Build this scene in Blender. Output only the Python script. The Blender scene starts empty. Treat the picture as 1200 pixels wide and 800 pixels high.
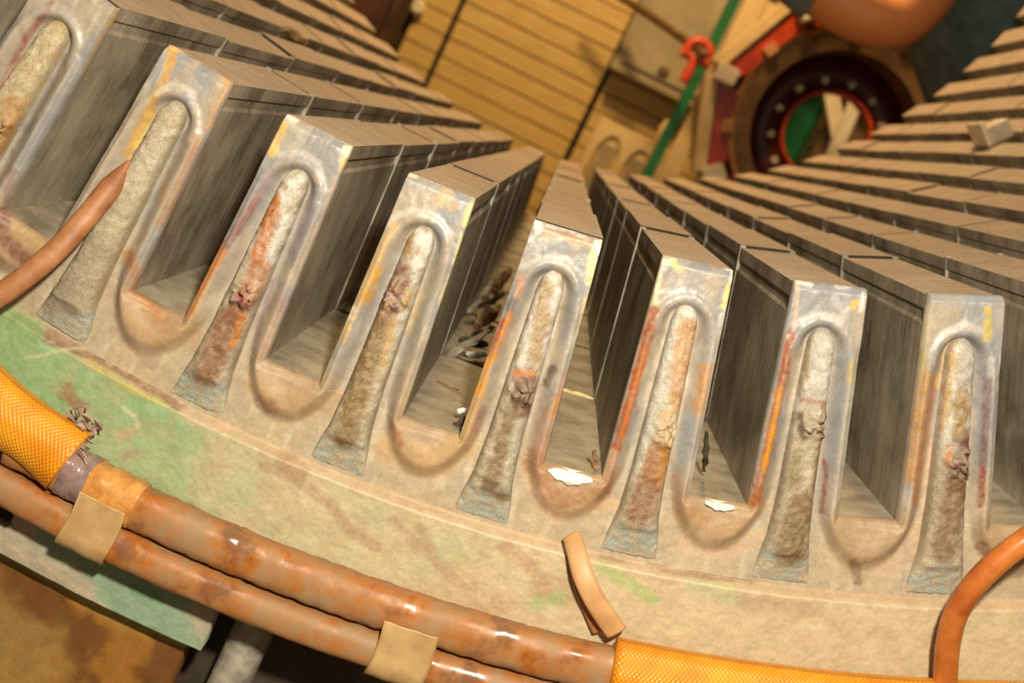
import bpy, bmesh, math, random
import numpy as np
from mathutils import Vector, Matrix

random.seed(7)
rng = np.random.RandomState(11)
scene = bpy.context.scene
COL = scene.collection

# ------------------------------------------------------------------ geometry of the place
S = 0.05                        # one tooth pitch in metres
NT = 72                         # teeth round the bore
DTH = 2*math.pi/NT
R = 1/DTH                       # bore radius in pitches
SW = 0.235                      # half slot width (pitches)
HS = 1.80                       # slot depth
PK = 2.68                       # lamination packet length
NPK = 9
LEN = PK*NPK
BETA = 0.1344
T0 = -0.3239 + BETA             # angle of tooth 0 from straight down
ZC = 1.20                       # height of the bore axis

# ------------------------------------------------------------------ camera
F_PX = 1294.3
def rotv(v):
    v = np.array(v); th = np.linalg.norm(v); k = v/th
    K = np.array([[0, -k[2], k[1]], [k[2], 0, -k[0]], [-k[1], k[0], 0]])
    return np.eye(3)+math.sin(th)*K+(1-math.cos(th))*K@K
GY = np.array([[math.cos(BETA), 0, -math.sin(BETA)], [0, 1, 0], [math.sin(BETA), 0, math.cos(BETA)]])
CAM_M = rotv([.1892, .0230, .3175]) @ np.array([[1, 0, 0], [0, 0, -1], [0, 1, 0.]]) @ GY.T   # world -> right, down, forward
CAM_P = GY @ np.array([.087, -8.3484, -10.803])*S + np.array([0, 0, ZC])
def ray(px, py):
    return CAM_M.T @ np.array([(px-600)/F_PX, (py-400)/F_PX, 1.0])
def at(px, py, Y):
    """the point of the plane y = Y (metres) that a pixel looks at"""
    d = ray(px, py); return Vector(CAM_P + d*((Y-CAM_P[1])/d[1]))
def to_px(P):
    q = (np.asarray(P)-CAM_P) @ CAM_M.T
    return np.stack([600+F_PX*q[:, 0]/q[:, 2], 400+F_PX*q[:, 1]/q[:, 2]], 1)
def polar_of(px, py, y=0.0):
    """pixel -> (tooth index, depth below the tooth tips) on the plane y pitches in front of the core face"""
    p = at(px, py, y*S); x, z = p.x/S, (p.z-ZC)/S
    return (math.atan2(x, -z)-T0)/DTH, math.hypot(x, z)-R
def polar(i, q, y):
    a = T0+i*DTH; r = (R+q)*S
    return Vector((r*math.sin(a), y*S, ZC-r*math.cos(a)))

cam_data = bpy.data.cameras.new('camera')
cam = bpy.data.objects.new('camera', cam_data); COL.objects.link(cam)
mw = Matrix([[CAM_M[0][k], -CAM_M[1][k], -CAM_M[2][k], CAM_P[k]] for k in range(3)]+[[0, 0, 0, 1]])
cam.matrix_world = mw
cam_data.sensor_width = 36; cam_data.lens = F_PX/1200*36
cam_data.clip_start = 0.01
cam_data.dof.use_dof = True
cam_data.dof.focus_distance = 0.44
cam_data.dof.aperture_fstop = 13
scene.camera = cam

# ------------------------------------------------------------------ light
scene.view_settings.view_transform = 'Standard'
scene.view_settings.look = 'None'
scene.view_settings.gamma = 1
scene.view_settings.use_curve_mapping = False
scene.view_settings.exposure = 0.3
world = bpy.data.worlds.new('workshop_air'); scene.world = world
world.use_nodes = True
world.node_tree.nodes['Background'].inputs[0].default_value = (1.0, 0.72, 0.42, 1)
world.node_tree.nodes['Background'].inputs[1].default_value = 0.22
def lamp(name, loc, power, color, radius):
    l = bpy.data.lights.new(name, 'POINT'); l.energy = power; l.color = color; l.shadow_soft_size = radius
    o = bpy.data.objects.new(name, l); o.location = loc; COL.objects.link(o); return o
flash_pos = CAM_P + CAM_M.T @ np.array([0.055, -0.08, 0.0])
lamp('camera_flash', flash_pos, 12.8, (1.0, 0.915, 0.74), 0.012)
lamp('workshop_lamp', (-0.2, 1.5, 2.05), 92, (1.0, 0.68, 0.32), 0.12)

# ------------------------------------------------------------------ helpers
def lin(c):
    c = np.asarray(c, float)/255.0
    return np.where(c <= 0.04045, c/12.92, ((c+0.055)/1.055)**2.4)
def rgba(c):
    l = lin(c); return (float(l[0]), float(l[1]), float(l[2]), 1)
_tab = rng.rand(256, 256)
def vnoise(x, y):
    xi = np.floor(x).astype(int); yi = np.floor(y).astype(int)
    fx = x-xi; fy = y-yi; fx = fx*fx*(3-2*fx); fy = fy*fy*(3-2*fy)
    g = lambda a, b: _tab[a & 255, b & 255]
    return (g(xi, yi)*(1-fx)+g(xi+1, yi)*fx)*(1-fy)+(g(xi, yi+1)*(1-fx)+g(xi+1, yi+1)*fx)*fy
def fbm(x, y, o=4):
    s = 0; a = .5; t = 0
    for k in range(o):
        s = s+a*vnoise(x*2**k+17.3*k, y*2**k+5.1*k); t += a; a *= .5
    return s/t
def sstep(a, b, x):
    t = np.clip((x-a)/(b-a), 0, 1); return t*t*(3-2*t)

class NT_:
    """tiny node-tree writer"""
    def __init__(self, name):
        self.m = bpy.data.materials.new(name); self.m.use_nodes = True
        self.t = self.m.node_tree; self.b = self.t.nodes['Principled BSDF']
    def n(self, typ, **kw):
        nd = self.t.nodes.new(typ)
        for k, v in kw.items():
            if k in nd.inputs: nd.inputs[k].default_value = v
            else: setattr(nd, k, v)
        return nd
    def l(self, a, b): self.t.links.new(a, b)
    def coords(self, kind, scale=(1, 1, 1), rnd=False):
        tc = self.n('ShaderNodeTexCoord') if kind != 'World' else None
        mp = self.n('ShaderNodeMapping'); mp.inputs['Scale'].default_value = scale
        self.l(tc.outputs[kind] if tc else self.n('ShaderNodeNewGeometry').outputs['Position'], mp.inputs['Vector'])
        if rnd:
            oi = self.n('ShaderNodeObjectInfo'); mul = self.n('ShaderNodeMath', operation='MULTIPLY')
            mul.inputs[1].default_value = 37.0; self.l(oi.outputs['Random'], mul.inputs[0])
            self.l(mul.outputs[0], mp.inputs['Location'])
        return mp.outputs[0]
    def noise(self, vec, scale, detail=4, rough=.55):
        nd = self.n('ShaderNodeTexNoise'); nd.inputs['Scale'].default_value = scale
        nd.inputs['Detail'].default_value = detail; nd.inputs['Roughness'].default_value = rough
        self.l(vec, nd.inputs['Vector']); return nd.outputs['Fac']
    def ramp(self, fac, stops):
        r = self.n('ShaderNodeValToRGB'); e = r.color_ramp.elements
        while len(e) < len(stops): e.new(.5)
        for k, (p, c) in enumerate(stops): e[k].position = p; e[k].color = rgba(c)
        self.l(fac, r.inputs[0]); return r.outputs[0]
    def mix(self, a, b, fac, mode='MIX'):
        m = self.n('ShaderNodeMix', data_type='RGBA', blend_type=mode)
        for sck, v in ((m.inputs[6], a), (m.inputs[7], b), (m.inputs[0], fac)):
            if isinstance(v, (int, float)): sck.default_value = v
            elif isinstance(v, tuple): sck.default_value = v
            else: self.l(v, sck)
        return m.outputs[2]
    def bump(self, h, strength, dist):
        b = self.n('ShaderNodeBump'); b.inputs['Strength'].default_value = strength
        b.inputs['Distance'].default_value = dist; self.l(h, b.inputs['Height'])
        self.l(b.outputs[0], self.b.inputs['Normal'])
    def done(self, color, rough=.6, metal=0, spec=None):
        if isinstance(color, tuple): self.b.inputs['Base Color'].default_value = color
        else: self.l(color, self.b.inputs['Base Color'])
        if isinstance(rough, (int, float)): self.b.inputs['Roughness'].default_value = rough
        else: self.l(rough, self.b.inputs['Roughness'])
        self.b.inputs['Metallic'].default_value = metal
        if spec is not None: self.b.inputs['Specular IOR Level'].default_value = spec
        return self.m

def simple(name, c1, c2, scale=30, rough=.6, metal=0, stretch=(1, 1, 1), bump=.3, bdist=.001, kind='World', rnd=False, lo=.35, hi=.65, spec=None):
    t = NT_(name); v = t.coords(kind, stretch, rnd); f = t.noise(v, scale, 5, .6)
    c = t.ramp(f, [(lo, c1), (hi, c2)])
    t.bump(f, bump, bdist)
    return t.done(c, rough, metal, spec)

# painted surfaces: colour and gloss stored on the vertices (dirt, varnish runs, worn paint), fine grain from noise
def make_painted(name, grain=900, gamt=.22, bdist=.00035):
    t = NT_(name)
    at_ = t.n('ShaderNodeAttribute', attribute_name='paint')
    gl = t.n('ShaderNodeAttribute', attribute_name='gloss')
    v = t.coords('World')
    n1 = t.noise(v, grain, 3, .7); n2 = t.noise(v, 160, 4, .6)
    g = t.ramp(n1, [(.3, (120, 112, 104)), (.7, (255, 255, 255))])
    c = t.mix(at_.outputs['Color'], g, gamt, 'MULTIPLY')
    g2 = t.ramp(n2, [(.35, (190, 180, 170)), (.62, (255, 255, 255))])
    c = t.mix(c, g2, .28, 'MULTIPLY')
    mr = t.n('ShaderNodeMapRange'); mr.inputs['To Min'].default_value = .62; mr.inputs['To Max'].default_value = .16
    t.l(gl.outputs['Fac'], mr.inputs['Value'])
    add = t.n('ShaderNodeMath', operation='ADD'); t.l(n1, add.inputs[0]); t.l(n2, add.inputs[1])
    t.bump(add.outputs[0], .35, bdist)
    return t.done(c, mr.outputs[0])
M = {}
M['painted'] = make_painted('worn_varnish_and_dust')
M['finger'] = make_painted('chalky_finger_paint', 1500, .6, .0011)
M['plate'] = make_painted('worn_green_paint', 700, .22, .0004)

def build_wall_mat():
    t = NT_('slot_wall_lamination')
    v = t.coords('Object', (1, 1, 1), True)
    vs = t.coords('Object', (90, 260, 26), True)
    f1 = t.noise(vs, 1.0, 5, .65); f2 = t.noise(v, 28, 4, .6); f3 = t.noise(v, 520, 3, .75)
    c = t.ramp(f1, [(.30, (98, 88, 72)), (.52, (144, 134, 114)), (.74, (190, 180, 158))])
    d = t.ramp(f2, [(.36, (92, 80, 64)), (.68, (196, 182, 158))])
    c = t.mix(c, d, .6)
    sp = t.ramp(f3, [(.64, (0, 0, 0)), (.76, (255, 255, 255))])
    c = t.mix(c, rgba((225, 216, 194)), sp)
    t.bump(f1, .35, .0007)
    return t.done(c, .55)
M['wall'] = build_wall_mat()
def build_tip_mat():
    t = NT_('dusty_tooth_tip')
    v = t.coords('Object', (1, 1, 1), True); vs = t.coords('Object', (10, 60, 10), True)
    f = t.noise(v, 45, 5, .6); g = t.noise(vs, 6, 3, .6); h = t.noise(v, 700, 2, .7)
    c = t.ramp(f, [(.3, (158, 134, 112)), (.7, (200, 176, 150))])
    c2 = t.ramp(g, [(.3, (150, 126, 104)), (.7, (208, 186, 162))])
    c = t.mix(c, c2, .5)
    hh = t.ramp(h, [(.3, (170, 160, 150)), (.65, (255, 255, 255))])
    c = t.mix(c, hh, .5, 'MULTIPLY')
    t.bump(f, .25, .0008)
    return t.done(c, .7)
M['tip'] = build_tip_mat()
M['duct'] = simple('duct_gap_shade', (30, 26, 20), (52, 44, 34), 60, .9)  # dark colour stands in for the shade inside the gaps between packets
M['slot_floor'] = simple('dusty_slot_floor', (126, 115, 96), (172, 159, 136), 60, .75, bump=.4)
M['spacer'] = simple('duct_spacer_steel', (104, 96, 82), (170, 162, 142), 40, .4, 0)
M['steel_dark'] = simple('frame_dark_steel', (48, 40, 32), (84, 70, 54), 20, .7)
M['cable_orange'] = simple('aged_orange_insulation', (150, 82, 42), (214, 138, 88), 60, .42, bump=.5)
M['cable_red'] = simple('aged_red_brown_insulation', (134, 80, 44), (172, 120, 78), 70, .55, bump=.5)
M['cable_glossy'] = simple('glossy_amber_insulation', (150, 76, 30), (198, 118, 54), 50, .28, bump=.3)
M['lead'] = simple('tan_lead_insulation', (176, 128, 80), (204, 160, 112), 60, .5)
M['tape'] = simple('linen_tie_tape', (168, 132, 84), (190, 156, 108), 80, .5)
M['fray'] = simple('frayed_grey_cloth', (120, 98, 84), (190, 168, 148), 160, .8)
M['scrap_grey'] = simple('grey_scrap', (120, 112, 100), (176, 166, 150), 120, .7)
M['scrap_dark'] = simple('charred_scrap', (48, 38, 32), (86, 72, 60), 120, .7)
M['scrap_white'] = simple('pale_scrap', (206, 200, 186), (238, 234, 224), 120, .5)
M['scrap_brown'] = simple('brown_scrap', (104, 76, 54), (150, 118, 90), 120, .7)
M['scrap_yellow'] = simple('yellow_tape', (214, 188, 110), (236, 216, 150), 120, .5)
M['bare'] = simple('bare_metal_painted_glint', (236, 232, 222), (250, 248, 240), 200, .22, .2)  # bare metal with its glint painted into the near-white colour

def build_bar_mat(name):
    t = NT_(name)
    v = t.coords('UV', (1, 1, 1)); vs = t.coords('UV', (60, 2.2, 1))
    w = t.coords('World')
    f = t.noise(vs, 1.2, 5, .65); g = t.noise(w, 55, 4, .6)
    c = t.ramp(f, [(.28, (96, 56, 38)), (.42, (164, 98, 40)), (.52, (146, 108, 76)), (.72, (150, 126, 94))])
    d = t.ramp(g, [(.34, (100, 50, 32)), (.45, (172, 104, 40)), (.58, (154, 124, 86))])
    c = t.mix(c, d, .5)
    rr = t.ramp(g, [(.36, (130, 130, 130)), (.55, (210, 210, 210))])
    t.bump(g, .5, .0012)
    return t.done(c, rr)
M['bar'] = build_bar_mat('varnished_wrapped_bar')
def build_weave():
    t = NT_('woven_glass_sleeve')
    uv = t.n('ShaderNodeUVMap')
    sx = t.n('ShaderNodeSeparateXYZ'); t.l(uv.outputs[0], sx.inputs[0])
    def sn(sock, k, off=0):
        m = t.n('ShaderNodeMath', operation='MULTIPLY_ADD'); m.inputs[1].default_value = k; m.inputs[2].default_value = off
        t.l(sock, m.inputs[0]); s = t.n('ShaderNodeMath', operation='SINE'); t.l(m.outputs[0], s.inputs[0]); return s.outputs[0]
    a = sn(sx.outputs[0], 3600.0); b = sn(sx.outputs[1], 2*math.pi*34)
    m = t.n('ShaderNodeMath', operation='MULTIPLY'); t.l(a, m.inputs[0]); t.l(b, m.inputs[1])
    mr = t.n('ShaderNodeMapRange'); mr.inputs['From Min'].default_value = -1; t.l(m.outputs[0], mr.inputs['Value'])
    w = t.coords('World'); g = t.noise(w, 60, 4, .6)
    c = t.ramp(mr.outputs[0], [(.2, (196, 110, 12)), (.8, (230, 156, 30))])
    d = t.ramp(g, [(.35, (196, 108, 16)), (.62, (232, 164, 44))])
    c = t.mix(c, d, .45)
    t.bump(mr.outputs[0], .55, .0006)
    return t.done(c, .3)
M['weave'] = build_weave()

def mesh_obj(name, verts, faces, mat, parent=None, smooth=False, uvs=None, face_mats=None):
    me = bpy.data.meshes.new(name)
    me.from_pydata([tuple(v) for v in verts], [], faces)
    for m in (mat if isinstance(mat, (list, tuple)) else [mat]): me.materials.append(m)
    if face_mats is not None: me.polygons.foreach_set('material_index', face_mats)
    if smooth: me.polygons.foreach_set('use_smooth', [True]*len(me.polygons))
    if uvs is not None:
        ul = me.uv_layers.new(name='UVMap')
        li = np.empty(len(me.loops), int); me.loops.foreach_get('vertex_index', li)
        ul.data.foreach_set('uv', np.asarray(uvs, float)[li].ravel())
    me.update()
    o = bpy.data.objects.new(name, me); COL.objects.link(o)
    if parent: attach(o, parent)
    return o
def attach(o, parent):
    o.parent = parent
    o.matrix_parent_inverse = world_of(parent).inverted()
def world_of(o):
    m = o.matrix_basis.copy()
    if o.parent: m = world_of(o.parent) @ o.matrix_parent_inverse @ m
    return m
def set_paint(o, cols, gloss, gain=.88):
    me = o.data; cols = np.asarray(cols)*gain
    a = me.color_attributes.new('paint', 'FLOAT_COLOR', 'POINT')
    c = np.ones((len(cols), 4), np.float32); c[:, :3] = cols
    a.data.foreach_set('color', c.ravel())
    g = me.attributes.new('gloss', 'FLOAT', 'POINT'); g.data.foreach_set('value', np.asarray(gloss, np.float32))
def thing(name, label, cat, loc=(0, 0, 0), group=None):
    o = bpy.data.objects.new(name, None); o.location = loc; COL.objects.link(o)
    o.empty_display_size = .05
    return tag(o, label, cat, group)
def tag(o, label, cat, group=None):
    o['label'] = label; o['category'] = cat
    if group: o['group'] = group
    return o
def grid_faces(nr, nc, off=0, flip=False):
    r, c = np.meshgrid(np.arange(nr-1), np.arange(nc-1), indexing='ij')
    a = off+r*nc+c; q = np.stack([a, a+1, a+nc+1, a+nc], -1).reshape(-1, 4)
    if flip: q = q[:, ::-1]
    return q.tolist()
def box_data(x0, x1, y0, y1, z0, z1):
    v = [(x, y, z) for x in (x0, x1) for y in (y0, y1) for z in (z0, z1)]
    f = [(0, 1, 3, 2), (4, 6, 7, 5), (0, 4, 5, 1), (2, 3, 7, 6), (0, 2, 6, 4), (1, 5, 7, 3)]
    return v, f
def box(name, lo, hi, mat, parent=None, bevel=0.0):
    bm = bmesh.new(); v, f = box_data(lo[0], hi[0], lo[1], hi[1], lo[2], hi[2])
    bv = [bm.verts.new(p) for p in v]
    for q in f: bm.faces.new([bv[k] for k in q])
    if bevel: bmesh.ops.bevel(bm, geom=bm.edges[:], offset=bevel, segments=2, affect='EDGES', profile=.6)
    bmesh.ops.recalc_face_normals(bm, faces=bm.faces[:])
    me = bpy.data.meshes.new(name); bm.to_mesh(me); bm.free(); me.materials.append(mat)
    o = bpy.data.objects.new(name, me); COL.objects.link(o)
    if parent: attach(o, parent)
    return o
def smooth_path(pts, n):
    P = np.array([tuple(p) for p in pts], float); m = len(P)
    E = np.vstack([2*P[0]-P[1], P, 2*P[-1]-P[-2]]); out = []
    for t in np.linspace(0, m-1-1e-9, n):
        k = int(t); u = t-k; a, b, c, d = E[k], E[k+1], E[k+2], E[k+3]
        out.append(.5*((2*b)+(-a+c)*u+(2*a-5*b+4*c-d)*u*u+(-a+3*b-3*c+d)*u**3))
    return np.array(out)
def tube(name, pts, rad, mat, parent=None, n=60, seg=20, flat=1.0, up=(0, 1, 0), power=1.0, wob=0.0, smooth=True):
    """a swept round or flattened bar; rad may be a function of 0..1; flat scales the thickness along 'up'"""
    P = smooth_path(pts, n); T = np.gradient(P, axis=0); T /= np.linalg.norm(T, axis=1)[:, None]
    U = np.array(up, float); V = []; UV = []; ln = np.concatenate([[0], np.cumsum(np.linalg.norm(np.diff(P, axis=0), axis=1))])
    for k in range(n):
        t = k/(n-1); r = rad(t) if callable(rad) else rad
        s = np.cross(T[k], U); s /= np.linalg.norm(s); w = np.cross(s, T[k])
        for j in range(seg):
            a = 2*math.pi*j/seg; ca, sa = math.cos(a), math.sin(a)
            ca = math.copysign(abs(ca)**power, ca); sa = math.copysign(abs(sa)**power, sa)
            rr = r*(1+wob*(float(fbm(np.array([ln[k]*220+3]), np.array([j*.7+9.]))[0])-.5))
            V.append(P[k]+s*rr*ca+w*rr*flat*sa); UV.append((ln[k], j/seg))
    F = []
    for k in range(n-1):
        for j in range(seg):
            j2 = (j+1) % seg
            F.append((k*seg+j, k*seg+j2, (k+1)*seg+j2, (k+1)*seg+j))
    c0 = len(V); V.append(P[0]); UV.append((0, 0)); c1 = len(V); V.append(P[-1]); UV.append((ln[-1], 0))
    for j in range(seg):
        F.append((c0, (j+1) % seg, j)); F.append((c1, (n-1)*seg+j, (n-1)*seg+(j+1) % seg))
    return mesh_obj(name, V, F, mat, parent, smooth, UV)
def ring_loft(name, profile, mat, seg=72, center=(0, 0, 0), parent=None, a0=0, a1=2*math.pi, smooth=True, matidx=None):
    """profile: closed list of (radius, y) swept about the y axis"""
    full = abs(a1-a0-2*math.pi) < 1e-6; m = len(profile); V = []; F = []; fm = []
    nseg = seg if full else seg+1
    for k in range(nseg):
        a = a0+(a1-a0)*k/seg
        for r, y in profile: V.append((center[0]+r*math.sin(a), center[1]+y, center[2]-r*math.cos(a)))
    for k in range(seg):
        k2 = (k+1) % nseg
        for j in range(m):
            j2 = (j+1) % m
            F.append((k*m+j, k2*m+j, k2*m+j2, k*m+j2)); fm.append(matidx[j] if matidx else 0)
    if not full:
        F.append(list(range(m))); fm.append(0); F.append([seg*m+j for j in range(m)][::-1]); fm.append(0)
    return mesh_obj(name, V, F, mat, parent, smooth, None, fm)

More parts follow.
